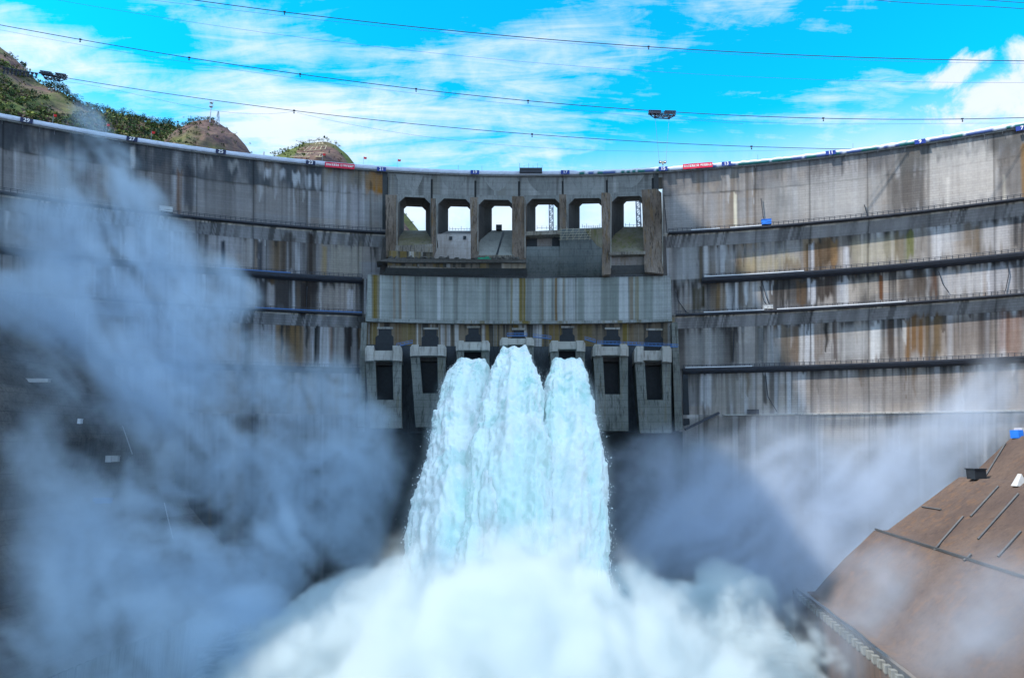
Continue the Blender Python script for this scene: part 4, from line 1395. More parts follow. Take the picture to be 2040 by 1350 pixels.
# ---- masts on the hill
def lattice_mast(name, base, h, w0, w1, mat, label, cat, bw=.25, panel=None):
    root = empty(name, base, label=label, cat=cat)
    base = Vector(base)
    mb = MB()
    n_ = int(h / (panel or w0 * 1.1))
    lev = []
    for i in range(n_ + 1):
        t = i / n_
        w = w0 + (w1 - w0) * t
        lev.append([base + Vector((sx * w / 2, sy * w / 2, h * t)) for sx, sy in ((-1, -1), (1, -1), (1, 1), (-1, 1))])
    for i in range(n_):
        for k in range(4):
            mb.bar(lev[i][k], lev[i + 1][k], bw)
            a, b = (k, (k + 1) % 4) if i % 2 else ((k + 1) % 4, k)
            mb.bar(lev[i][a], lev[i + 1][b], bw * .75)
            mb.bar(lev[i + 1][k], lev[i + 1][(k + 1) % 4], bw * .75)
    mb.build('lattice_frame', mat, root)
    return root


loc, _ = hit_mesh(hill_mid, 418, 243)
loc = loc or at_depth(418, 240, 540)
top = at_depth(418, 201, loc.y)
t_ = empty('telecom_mast', loc, label='slender pale telecom mast with round antenna platforms on the pointed hill', cat='mast')
mb = MB()
mb.tube([loc - Vector((0, 0, 2)), Vector((loc.x, loc.y, top.z - 2))], [.55, .35], 8)
mb.build('pole', M['mast_light'], t_)
for f_ in (.72, .90):
    mb = MB()
    z = loc.z + (top.z - loc.z) * f_
    mb.tube([(loc.x, loc.y, z - .3), (loc.x, loc.y, z)], 1.5, 10)
    for k in range(6):
        a = k * PI / 3
        q = Vector((loc.x + 1.5 * math.cos(a), loc.y + 1.5 * math.sin(a), z))
        mb.bar(q, q + Vector((0, 0, 1.8)), .35)
    mb.build('antenna_platform', M['mast_light'], t_)
loc, _ = hit_mesh(hill_mid, 433, 249)
loc = loc or at_depth(433, 247, 540)
lattice_mast('power_pylon', loc - Vector((0, 0, 1)), (at_depth(433, 220, loc.y).z - loc.z), 3.2, .7, M['mast_light'], 'small tapering lattice tower right of the telecom mast on the hill', 'pylon', .22, 2.5)
loc = at_depth(525, 318, 470)
py_ = lattice_mast('power_pylon', loc, at_depth(525, 302, 470).z - loc.z, 1.2, .4, M['mast_light'], 'tiny pylon standing at the left foot of the terraced hill', 'pylon', .15, 1.2)
# crane masts seen through the spillway openings
for x, lab in ((1098.5, 'grey lattice crane mast seen through the fourth spillway opening'), (1273.5, 'grey lattice crane mast seen through the sixth spillway opening')):
    Y = 320
    b, t2 = at_depth(x, 470, Y), at_depth(x, 366, Y)
    lattice_mast('crane_mast', (b.x, b.y, b.z - 6), t2.z - b.z + 6, 2.1, 2.1, M['mast'], lab, 'crane mast', .26, 1.9)


# ---- side slopes of the gorge
def slope_sheet(name, prof, axis, y0, y1, mat, ref, ny=90, amp=.5, seed=1):
    zs, xs = [], []
    for (za, xa), (zb2, xb) in zip(prof[:-1], prof[1:]):
        n_ = max(int(math.hypot(za - zb2, xa - xb) / 1.5), 1)
        for i in range(n_):
            zs.append(za + (zb2 - za) * i / n_)
            xs.append(xa + (xb - xa) * i / n_)
    zs.append(prof[-1][0]); xs.append(prof[-1][1])
    Y = np.linspace(y0, y1, ny)
    P = np.zeros((len(zs), ny, 3))
    P[..., 0] = np.array(xs)[:, None] + axis * (Y[None] - ref)
    P[..., 1] = Y[None]
    P[..., 2] = np.array(zs)[:, None]
    P[..., 0] += amp * 2 * (fbm(P[..., 1] / 9, P[..., 2] / 9, P[..., 2] * 0, 4, seed) - .5)
    o = grid_mesh(name, P, mat, None, smooth=False)
    return tag(o, kind='structure')


M['slope_warm'] = concrete('brown_shotcrete', (.10, .072, .062), (.045, .036, .04), (.155, .112, .09), .5, (.22, .12, .06), .35, lines=0, seed=21, speck=.5)
M['slope_dark'] = concrete('dark_rock', (.085, .085, .09), (.03, .031, .035), (.19, .18, .17), .5, lines=.9, seed=22, speck=.7, courses=True)  # dark rock with broken horizontal course lines
RY, RAX = 190.0, 0.165
rp = [(float(at_depth(x, y, RY).z), float(at_depth(x, y, RY).x)) for x, y in ((2030, 868), (1912, 950), (1740, 1056), (1690, 1110))]
PZ = -42.0


def on_z(x, y, z):
    d = pdir(x, y)
    return d * (z / d.z)


wR = [on_z(1790, 1345, PZ), on_z(1630, 1215, PZ)]
PZL = -54.0
wL = [on_z(80, 1345, PZL), on_z(310, 1245, PZL)]
axR = (wR[1].x - wR[0].x) / (wR[1].y - wR[0].y)
axL = (wL[1].x - wL[0].x) / (wL[1].y - wL[0].y)
wall_x = wR[0].x + axR * (RY - wR[0].y)
rprof = [(rp[0][0] + 60, rp[0][1] + 70), rp[0], (rp[0][0] - .1, rp[0][1] - 2.0), (rp[1][0] + .1, rp[1][1] + 3.0), rp[1],
         (rp[2][0] + .1, rp[2][1] + 4.0), rp[2], (rp[3][0], rp[3][1] - 1), (PZ + 2.1, min(wall_x + 3, rp[3][1] - 4)), (PZ + 2.0, wall_x + .6)]
slope_r = slope_sheet('slope', rprof, RAX, 30, RY, M['slope_warm'], RY, seed=31)
# joints and drain lines on the right slope
for pts in ([(1862, 955), (1790, 1022), (1768, 1054)], [(1990, 970), (1935, 1030)], [(1920, 1030), (1862, 1096)], [(1838, 1010), (1876, 1016)], [(1935, 1105), (1922, 1118)], [(2010, 875), (1965, 948)], [(2030, 985), (1990, 1030), (1950, 1075)], [(1800, 975), (1750, 1030)], [(2035, 1060), (1990, 1110)]):
    Q = []
    for (x0, y0), (x1, y1) in zip(pts[:-1], pts[1:]):
        for i in range(9):
            l, n_ = hit_mesh(slope_r, x0 + (x1 - x0) * i / 8, y0 + (y1 - y0) * i / 8)
            if l is not None:
                Q.append(l + n_.normalized() * (.25 if n_.dot(l) < 0 else -.25))
    if len(Q) > 2:
        mb = MB()
        mb.tube(Q, .26, 5)
        tag(mb.build('drain_channel', M['soffit']), 'dark drain line running down the brown right slope', 'drain', 'drain lines on the brown slope')
# lower berm kerb
mb = MB()
A = Vector((rp[2][1] + .3, RY - .5, rp[2][0] + .45))
B = A + Vector((-RAX * 130, -130, 0))
mb.bar(A, B, .4, .5)
tag(mb.build('berm_kerb', M['void']), 'dark low kerb along the lower berm of the brown right slope', 'kerb')
# things on the berms
A = hit_mesh(slope_r, 1946, 953)[0] or Vector((140, 185, -9))
mb = MB()
mb.box(A + Vector((0, 0, 1.2)), 3.4, 3.0, 2.6, .1)
mb.box(A + Vector((0, 0, 2.65)), 3.8, 3.4, .3, .1)
tag(mb.build('machine_cabin', M['dark']), 'dark cabin on the upper berm of the brown slope', 'cabin')
A = hit_mesh(slope_r, 2024, 872)[0] or Vector((150, 188, 2))
tt_ = empty('site_hut', A, label='site hut with blue front at the top edge of the brown slope', cat='hut')
mb = MB()
mb.box(A + Vector((3.2, 0, 1.4)), 4.6, 3, 3.0)
mb.build('hut_body', M['grey_shed'], tt_)
mb = MB()
mb.box(A + Vector((.2, -.2, 1.1)), 1.4, 3.2, 2.3)
mb.build('blue_front', M['blue'], tt_)
A = hit_mesh(slope_r, 2030, 965)[0] or Vector((130, 160, -10))
mb = MB()
mb.add([A + Vector(v) for v in ((-1.3, -1, -.3), (1.6, -1, -.3), (1.6, 1, -.3), (-1.3, 1, -.3), (.5, -.6, 2.6), (.5, .6, 2.6))], [(0, 1, 4), (1, 2, 5, 4), (2, 3, 5), (3, 0, 4, 5), (0, 3, 2, 1)])
tag(mb.build('tent', M['grey_shed']), 'small white tent on the berm of the brown slope', 'tent')

lprof = [(60, -228), (34, -205), (34, -199), (18, -184), (18, -180), (3, -173), (3, -168), (-8, -168), (-17, -165), (-17, -162), (-23, -160), (-38, -146), (-38, -142), (PZL + 2, wL[0].x - axL * (wL[0].y) - 1.0 - .136 * 0)]
slope_l = slope_sheet('rock_slope', lprof, .136, 60, 258, M['slope_dark'], 0, seed=41, amp=1.2)
for (x, y, sx, sz, m_, nm, lab, cat) in ((218, 914, 4.2, 2.0, 'grey_shed', 'white_container', 'pale box container on the dark left slope', 'container'), (64, 758, 7.5, 1.1, 'grey_shed', 'sheet_pile', 'long pale stack of sheets on the upper ledge of the dark left slope', 'stack'),
                                         (196, 997, 5.5, 1.6, 'tarp', 'tarp_cover', 'dark blue tarpaulin cover on the dark left slope', 'tarpaulin'), (158, 839, 1.0, 1.6, 'white', 'marker_post', 'tiny white marker post on the left slope ledge', 'marker')):
    A = hit_mesh(slope_l, x, y)[0]
    if A is None:
        continue
    mb = MB()
    d_ = -A.normalized()
    A = A + d_ * 1.2
    mb.box(A, sx * .48, 1.6, sz, .1)
    mb.box(A + Vector((sx * .5, .1, 0)), sx * .46, 1.5, sz * .92, .12)
    mb.box(A + Vector((sx * .25, .1, sz * .55)), sx * 1.02, 1.7, .14, .1)
    tag(mb.build(nm, M[m_]), lab, cat)
for pts in ([(243, 850), (252, 875), (262, 905)], [(326, 1002), (335, 1040), (343, 1072)]):
    mb = MB()
    Q = []
    for x, y in pts:
        A = hit_mesh(slope_l, x, y)[0]
        Q.append((A if A is not None else at_depth(x, y, 215)) + Vector((.5, -.5, .2)))
    mb.tube(Q, .2, 6)
    tag(mb.build('drain_pipe', M['grey_shed']), 'pale pipe running down the misty left slope, ' + ('upper of two' if pts[0][0] < 300 else 'lower of two'), 'pipe')


# stilling pool walls with a row of short pillars
def pool_wall(a, b, ext, label, side):
    root = empty('pool_wall', (a.x, a.y, -80), label=label, cat='wall')
    d = (b - a).normalized()
    n_ = Vector((-d.y, d.x, 0)) * side
    A, B = a - d * ext, b + d * 25
    mb = MB()
    lo = [A + Vector((0, 0, -22)), B + Vector((0, 0, -22))]
    mb.hexa([lo[0], lo[1], B + Vector((0, 0, -1.6)), A + Vector((0, 0, -1.6))], [q + n_ * 3 for q in (lo[0], lo[1], B + Vector((0, 0, -1.6)), A + Vector((0, 0, -1.6)))])
    mb.build('wall_body', M['slope_warm'] if side < 0 else M['ledge'], root)
    L = (B - A).length
    k = int(L / 2.9)
    for i in range(min(k, 99)):
        q = A + d * (L - 2.9 * (i + .5))
        mb = MB()
        mb.box(q + Vector((0, 0, -.75)) + n_ * .3, 1.35, 1.2, 1.6, math.atan2(d.y, d.x))
        mb.build('pillar', M['leg'], root)
    mb = MB()
    mb.bar(A + n_ * 1.2 + Vector((0, 0, -.5)), B + n_ * 1.2 + Vector((0, 0, -.5)), .25, 2.1)
    mb.build('back_panel', M['void'], root)


pool_wall(wR[0], wR[1], 25, 'right wall of the stilling pool topped by a row of short pillars', -1)
pool_wall(wL[0], wL[1], 12, 'left wall of the stilling pool topped by a row of short pillars', 1)

# ground, pool water
M['ground'] = plain('ground_soil', (.16, .14, .12), .95, 0, .35, .02)
mb = MB()
mb.add([(-4000, -2500, -84), (4000, -2500, -84), (4000, 6000, -84), (-4000, 6000, -84)], [(0, 1, 2, 3)])
tag(mb.build('ground', M['ground']), kind='structure')
wm, t, out = mat_new('pool_water')
tc = t.n('ShaderNodeTexCoord').outputs['Object']
nz = t.noise(tc, .25, 6, .65)
principled(t, out, t.mix(t.mrange(nz, .4, .62), (.06, .20, .21), (.72, .82, .84)), .25, 0, (nz, .7, .6), .5)
Q = [(wL[0] + (wL[0] - wL[1]) * 2.2), (wR[0] + (wR[0] - wR[1]) * 1.6), Vector((120, 300, 0)), Vector((-120, 300, 0))]
n_ = 40
P_ = np.zeros((n_, n_, 3))
for i in range(n_):
    for j in range(n_):
        q = Q[0].lerp(Q[1], j / (n_ - 1)).lerp(Q[3].lerp(Q[2], j / (n_ - 1)), i / (n_ - 1))
        P_[i, j] = (q.x, q.y, -77.0)
P_[..., 2] += 1.6 * (fbm(P_[..., 0] / 9, P_[..., 1] / 9, P_[..., 0] * 0, 4, 3) - .5)
tag(grid_mesh('pool_water', P_, wm), kind='structure')


# ================================================================== things on and over the dam
def text_mesh(txt, size):
    cu = bpy.data.curves.new('text', 'FONT')
    cu.body = txt
    cu.size = size
    cu.align_x, cu.align_y = 'CENTER', 'CENTER'
    cu.extrude = 0.03
    cu.offset = .012 * size
    ob = bpy.data.objects.new('text', cu)
    C.objects.link(ob)
    me = bpy.data.meshes.new_from_object(ob.evaluated_get(bpy.context.evaluated_depsgraph_get()))
    bpy.data.objects.remove(ob)
    return me


def facing(phi, z, p):
    """matrix of a board standing on the arc: x along it, z out of it"""
    X = Vector((math.cos(phi), -math.sin(phi), 0))
    Z = Vector((-math.sin(phi), -math.cos(phi), 0))
    Y = Vector((0, 0, 1))
    m_ = Matrix((X, Y, Z)).transposed().to_4x4()
    m_.translation = S(phi, z, p)
    return m_


def board(name, x, y, w, h, mat, txt, tsize, label, cat, group=None, p=1.75, squeeze=1.0, roll=0.0):
    phi, z = hit(x, y, p)
    mt = facing(phi, z, p)
    mb = MB()
    c = [Vector((sx * w / 2, sy * h / 2, 0)) for sx, sy in ((-1, -1), (1, -1), (1, 1), (-1, 1))]
    mb.hexa([mt @ (v - Vector((0, 0, .06))) for v in c], [mt @ (v + Vector((0, 0, .06))) for v in c])
    o = mb.build(name, mat)
    tag(o, label, cat, group)
    me = text_mesh(txt, tsize)
    vs = np.array([v.co[:] for v in me.vertices])
    wid = np.ptp(vs[:, 0])
    s = squeeze if squeeze else 1.0
    if wid * s > w * .94:
        s = w * .94 / wid
    for v in me.vertices:
        v.co = mt @ Vector((v.co.x * s, v.co.y, v.co.z + .10))
    link_mesh('lettering', me, M['letters'], o)
    return o


PL = [(53, 240, '29'), (263, 277, '27'), (440, 302, '25'), (619, 324, '23'), (760, 337, '21'), (946, 343, '19'), (1126, 343, '17'), (1321, 336, '15'), (1447, 326, '13'), (1655, 304, '11'), (1833, 282, '9'), (2036, 255, '7')]
for x, y, s in PL:
    board('number_plate', x, y, 3.9, 1.85, M['sign_navy'] if x < 700 else M['sign_blue'], s, 2.05, ('navy' if x < 700 else 'blue') + ' plate with the white number %s on the dam crest' % s, 'number plate', 'number plates along the crest')
board('banner', 677, 330, 12.6, 2.35, M['red'], '坚持新发展理念  勇攀科技新高峰', 1.15, 'red banner with white Chinese lettering on the crest left of the spillway', 'banner', p=1.85)
board('banner', 1390, 330, 12.6, 2.3, M['red'], '努力打造精品工程  更好造福人民', 1.15, 'red banner with white Chinese lettering on the crest right of the spillway', 'banner', p=1.85)

# red flags on the crest
for i, (x, y, lab) in enumerate(((105, 247, 'small red flag on the crest right of plate 29'), (211, 264, 'small red flag on the crest left of plate 27'), (301, 280, 'small red flag on the crest right of plate 27'), (642, 322, 'small red flag on the crest just left of the left banner'), (724, 331, 'small red flag on the crest just right of the left banner'), (792, 336, 'small red flag on the crest right of plate 21'))):
    phi, z = hit(x, y, 0)
    b = S(phi, 123.6, .5)
    f_ = empty('flag', b, label=lab, cat='flag', group='red flags on the crest')
    mb = MB()
    mb.bar(b, b + Vector((0, 0, 4.0)), .09)
    mb.build('pole', M['mast_light'], f_)
    mb = MB()
    c = b + Vector((0, 0, 3.2))
    pts_ = [(0, 0, .7), (.7, .15, .55), (1.4, -.1, .45), (1.35, -.1, -.5), (.7, .15, -.4), (0, 0, -.3)]
    mb.add([c + Vector(v) for v in pts_] + [c + Vector(v) + Vector((0, .06, 0)) for v in pts_], [(0, 1, 4, 5), (1, 2, 3, 4), (6, 11, 10, 7), (7, 10, 9, 8), (0, 6, 7, 1), (1, 7, 8, 2), (2, 8, 9, 3), (3, 9, 10, 4), (4, 10, 11, 5), (5, 11, 6, 0)])
    mb.build('cloth', M['flag'], f_)
# dark steel platform on the crest
a, b = phi_of(1035, 343, 2), phi_of(1080, 343, 2)
pl = empty('crest_platform', tuple(S((a + b) / 2, 122.4, 1.8)), label='dark steel platform with upright rods on the middle of the crest', cat='platform')
sweep('deck', a, b, [(1.4, 122.2), (2.4, 122.2), (2.4, 124.4), (1.4, 124.4)], M['walk'], pl, 1.5)
for i in range(6):
    mb = MB()
    ph = a + (b - a) * i / 5
    mb.bar(S(ph, 124.4, 1.9), S(ph, 124.4 + (1.2 if i % 2 else 2.2), 1.9), .10)
    mb.build('rod', M['walk'], pl)
# thin antenna rods along the crest
for x in (913, 960, 1510, 1700, 1880):
    phi, z = hit(x, 335, 0)
    mb = MB()
    mb.tube([S(phi, 122.4, -.5), S(phi, 126.2, -.5)], .06, 5)
    mb.build('lightning_rod', M['rail'], dam)
# huts on the galleries
for x, y, w, h, mt_, nm, lab in ((1527, 460, 3.9, 2.1, 'blue', 'container', 'bright blue container on the uppermost gallery of the right flank'), (331, 436, 4.9, 2.0, 'grey_shed', 'gallery_hut', 'pale grey hut on the uppermost gallery of the left flank'), (1530, 624, 4.0, 1.6, 'grey_shed', 'gallery_hut', 'pale grey hut on the third gallery of the right flank'), (1502, 828, 4.6, 1.8, 'walk', 'gallery_hut', 'dark hut on the lowest ledge of the right flank')):
    g = {460: G1, 436: G1, 624: G3, 828: G5}[y]
    ph = phi_of(x, y, 4)
    pp = 3.4 if g in (G1, G3) else 1.6
    mt = facing(ph, g + .1 + h / 2 + (.5 if g != G5 else 0), pp)
    mb = MB()
    for (sx0, sx1, y0_, y1_, z0_, z1_) in ((-w / 2, w / 2, -h / 2, h / 2, -.9, .9), (-w / 2 - .12, w / 2 + .12, h / 2, h / 2 + .16, -1.05, 1.05), (-w * .38, -w * .12, -h / 2 + .1, h * .32, .9, .98), (w * .08, w * .36, -h * .1, h * .30, .9, .98)):
        ra = [mt @ Vector((sx, sy, z0_)) for sx, sy in ((sx0, y0_), (sx1, y0_), (sx1, y1_), (sx0, y1_))]
        rb = [mt @ Vector((sx, sy, z1_)) for sx, sy in ((sx0, y0_), (sx1, y0_), (sx1, y1_), (sx0, y1_))]
        mb.hexa(ra, rb)
    tag(mb.build(nm, M[mt_]), lab, 'container' if nm == 'container' else 'hut')


# ---- cableways across the valley
def cable(name, pts, Yd, r, label, clamps=(), mat='cable', deg=3, group=None, n=70):
    xs = np.array([p[0] for p in pts], float)
    ys = np.array([p[1] for p in pts], float)
    co = np.polyfit(xs, ys, min(deg, len(pts) - 1))
    X = np.linspace(xs[0], xs[-1], n)
    mb = MB()
    mb.tube([at_depth(x, float(np.polyval(co, x)), Yd) for x in X], r, 5)
    o = mb.build(name, M[mat])
    tag(o, label, 'cable', group)
    for x in clamps:
        q = at_depth(x, float(np.polyval(co, x)), Yd)
        mb = MB()
        k = Yd / 290
        mb.box(q + Vector((0, 0, .1 * k)), 1.0 * k, .6, .55 * k)
        mb.tube([q, q + Vector((0, 0, -1.5 * k))], .17 * k, 5)
        mb.box(q + Vector((0, 0, -1.1 * k)), .55 * k, .5, .3 * k)
        mb.build('rope_clamp', M['carriage'], o)
    return lambda x: float(np.polyval(co, x))


gcab = 'cables across the valley'
cA = cable('cable', [(330, -8), (380, 0), (567, 25), (930, 63), (1292, 95), (1660, 112), (2060, 122)], 235, .15, 'topmost thick dark cable crossing the sky from the top edge to the right edge', (567, 1292), group=gcab)
cB = cable('cable', [(-20, 46), (0, 50), (160, 80), (377, 115), (598, 147), (829, 178), (1052, 201), (1290, 222), (1640, 235), (1917, 236), (2060, 235)], 275, .16, 'thick middle cable carrying the trolley above the spillway', (160, 377, 598, 829, 1052, 1640, 1917), group=gcab)
cC = cable('cable', [(-20, 128), (0, 133), (130, 157), (300, 182), (586, 220), (820, 246), (1060, 268), (1300, 284), (1497, 292), (1730, 298), (1790, 298)], 300, .15, 'lowest thick cable coming from the trolley on the left and sinking behind the crest', (586, 1060, 1497), group=gcab)
thin = [([(0, 60), (160, 88), (377, 128), (598, 156), (829, 186), (1052, 210), (1290, 234), (1480, 246)], 276, 'thin rope hanging just below the middle cable, left of the trolley'),
        ([(1345, 233), (1640, 247), (1917, 246), (2060, 246)], 276, 'thin rope hanging just below the middle cable, right of the trolley'),
        ([(130, 163), (300, 195), (440, 222), (586, 222)], 301, 'thin rope sagging from the left trolley below the lowest cable'),
        ([(592, 224), (800, 268), (1060, 290), (1320, 304), (1600, 298)], 301, 'thin rope sagging low just above the middle of the crest'),
        ([(110, 0), (300, 32), (520, 62), (800, 100), (1100, 130), (1500, 152), (2060, 165)], 255, 'thin rope crossing the sky between the top and middle cables'),
        ([(300, 0), (567, 33), (930, 68), (1292, 100), (1660, 117), (2060, 127)], 236, 'thin rope just below the topmost cable'),
        ([(1680, -8), (1740, 0), (1890, 10), (2060, 20)], 215, 'short cable across the top right corner, lower of two'),
        ([(1880, -8), (1960, 0), (2060, 7)], 212, 'short cable across the top right corner, upper of two')]
for pts, Yd, lab in thin:
    cable('rope' if Yd > 220 else 'cable', pts, Yd, .05 if Yd > 220 else .10, lab, mat='thin_cable' if Yd > 220 else 'cable', deg=3, group=gcab)


def carriage(x, y, Yd, ang, label, hook=None):
    c = at_depth(x, y, Yd)
    k = Yd / F_PX
    root = empty('cable_trolley', c, label=label, cat='cable trolley', group='cable trolleys')
    R = Matrix.Rotation(ang, 3, 'Y')

    def W_(u, v, d=0.0):                                     # pixels right, pixels down from the centre
        return c + R @ Vector((u * k, d, -v * k))
    for (u0, u1) in ((-29, -3), (5, 29)):
        mb = MB()
        for d in (-.7, .7):
            mb.bar(W_(u0, -5.6, d), W_(u1, -5.6, d), .4, .35)
            mb.bar(W_(u0, -2.2, d), W_(u1, -2.2, d), .35, .35)
        n_ = 7
        for i in range(n_):
            u = u0 + (u1 - u0) * (i + .5) / n_
            mb.disc(W_(u, -4.0), .34, (0, 1, 0), .9, 10)
        mb.build('bogie', M['carriage'], root)
    mb = MB()
    for d in (-.8, .8):
        mb.bar(W_(-29, -.5, d), W_(29, 2.0, d), .45)
        mb.bar(W_(-15, 8, d), W_(15, 9, d), .35)
        mb.bar(W_(-26, 0, d), W_(-15, 8, d), .35)
        mb.bar(W_(27, 2, d), W_(15, 9, d), .35)
        us = [-15, -9, -3, 3, 9, 15]
        for i in range(5):
            mb.bar(W_(us[i], 8, d) if i % 2 else W_(us[i], 0, d), W_(us[i + 1], 0.5, d) if i % 2 else W_(us[i + 1], 8.3, d), .25)
    for u in (-26, -15, 0, 15, 26):
        mb.bar(W_(u, 0, -.8), W_(u, 0, .8), .3)
    mb.build('truss', M['carriage'], root)
    sh = []
    for u in (-15, 15):
        mb = MB()
        q = W_(u, 8 + (1 if u > 0 else 0))
        mb.disc(q, 2.6 * k, (0, 1, 0), .9, 18)
        mb.build('sheave', M['carriage'], root)
        sh.append(q)
    if hook:
        h = at_depth(hook[0], hook[1], Yd)
        hb = empty('hook_block', h, label='hook block with two round pulleys hanging from the ' + hook[2], cat='hook block', group='hook blocks')
        for q, du in zip(sh, (-5.2, 5.2)):
            mb = MB()
            mb.tube([q, h + Vector((du * 1.35 * k, 0, 0))], .055, 5)
            mb.build('hoist_rope', M['thin_cable'], root)
            mb = MB()
            w = h + Vector((du * k, 0, 0))
            mb.disc(w, 3.0 * k, (0, 1, 0), .5, 18)
            pu = mb.build('pulley', M['carriage'], hb)
            mb = MB()
            mb.disc(w + Vector((0, -.35, 0)), 1.5 * k, (0, 1, 0), .3, 14)
            mb.build('hub', M['letters'], pu)
        mb = MB()
        mb.bar(h + Vector((-4.5 * k, 0, 0)), h + Vector((4.5 * k, 0, 0)), .55, .6)
        mb.bar(h, h + Vector((0, 0, -4.5 * k)), .7, .5)
        mb.build('frame', M['scaf'], hb)
        mb = MB()
        pts_ = [h + Vector((math.sin(a) * 1.3 * k, 0, -6.0 * k + math.cos(a) * 1.3 * k)) for a in np.linspace(0, 4.4, 10)]
        mb.tube(pts_, .14, 6)
        mb.build('hook', M['carriage'], hb)


carriage(1319, 227, 274.6, math.radians(1.6), 'dark trussed cable trolley hanging above the right end of the spillway', (1320, 323, 'trolley above the spillway'))
carriage(106, 151, 299.6, math.radians(9), 'dark trussed cable trolley before the hill in the upper left', (103, 178, 'trolley at the left'))
# bunched rope hangers left of the second trolley
for i in range(9):
    x = 72 - i * 8
    y = cC(x) + 4
    q = at_depth(x, y, 299.8)
    mb = MB()
    mb.box(q + Vector((0, 0, .6)), 1.2, .8, .7, .2)
    mb.bar(q + Vector((0, 0, .5)), q + Vector((.1, 0, -1.6 - .12 * i)), .4)
    mb.box(q + Vector((0, 0, -1.3)), 1.0, .6, .4, .1)
    mb.box(q + Vector((.2, 0, -.5)), .7, .5, .35, .1)
    tag(mb.build('rope_hanger', M['carriage']), 'dark rope hanger in the bunch hanging left of the upper left trolley', 'rope hanger', 'bunched rope hangers at the left edge')


# ================================================================== water jets
GRAV, V0 = 9.81, 32.0


def jet_material():
    m, t, out = mat_new('foaming_water')
    at = t.n('ShaderNodeAttribute', attribute_name='Col').outputs['Color']
    tc = t.n('ShaderNodeTexCoord').outputs['Object']
    n_ = t.noise(t.vmath('MULTIPLY', tc, (1.2, .8, .55)), 1.0, 6, .7)
    col = t.mix(1.0, at, t.mix(n_, (.86, .9, .9), (1.1, 1.08, 1.08)), 'MULTIPLY')
    b = principled(t, out, col, .7, 0, (n_, .28, .5), .15)
    b.inputs['Subsurface Weight'].default_value = .75
    b.inputs['Subsurface Radius'].default_value = (1.2, 1.5, 1.5)
    b.inputs['Subsurface Scale'].default_value = .7
    return m


M['jet'] = jet_material()
fm, t, out = mat_new('white_foam')
b = principled(t, out, (.90, .94, .95), .8, 0, None, .1)
M['foam'] = fm
JETS = [
 (942, 735, [(722, 916, 969), (740, 902, 972), (760, 890, 975), (800, 876, 976), (830, 868, 978), (880, 859, 990), (930, 845, 1012), (1000, 829, 1038), (1080, 814, 1055), (1180, 797, 1065), (1300, 780, 1075)], 'leftmost of the three white water jets, bursting from the third outlet', 0.0),
 (1024, 713, [(704, 999, 1050), (735, 985, 1064), (765, 974, 1074), (830, 953, 1084), (900, 942, 1092), (1000, 928, 1098), (1080, 918, 1104), (1180, 900, 1115), (1300, 885, 1125)], 'middle and broadest of the three white water jets, springing from the highest outlet', 1.2),
 (1130, 735, [(722, 1103, 1157), (745, 1094, 1166), (770, 1088, 1174), (830, 1083, 1186), (890, 1080, 1196), (950, 1060, 1201), (1030, 1035, 1207), (1090, 1015, 1213), (1180, 1000, 1217), (1300, 990, 1222)], 'rightmost of the three white water jets, bursting from the fifth outlet', 0.4)]


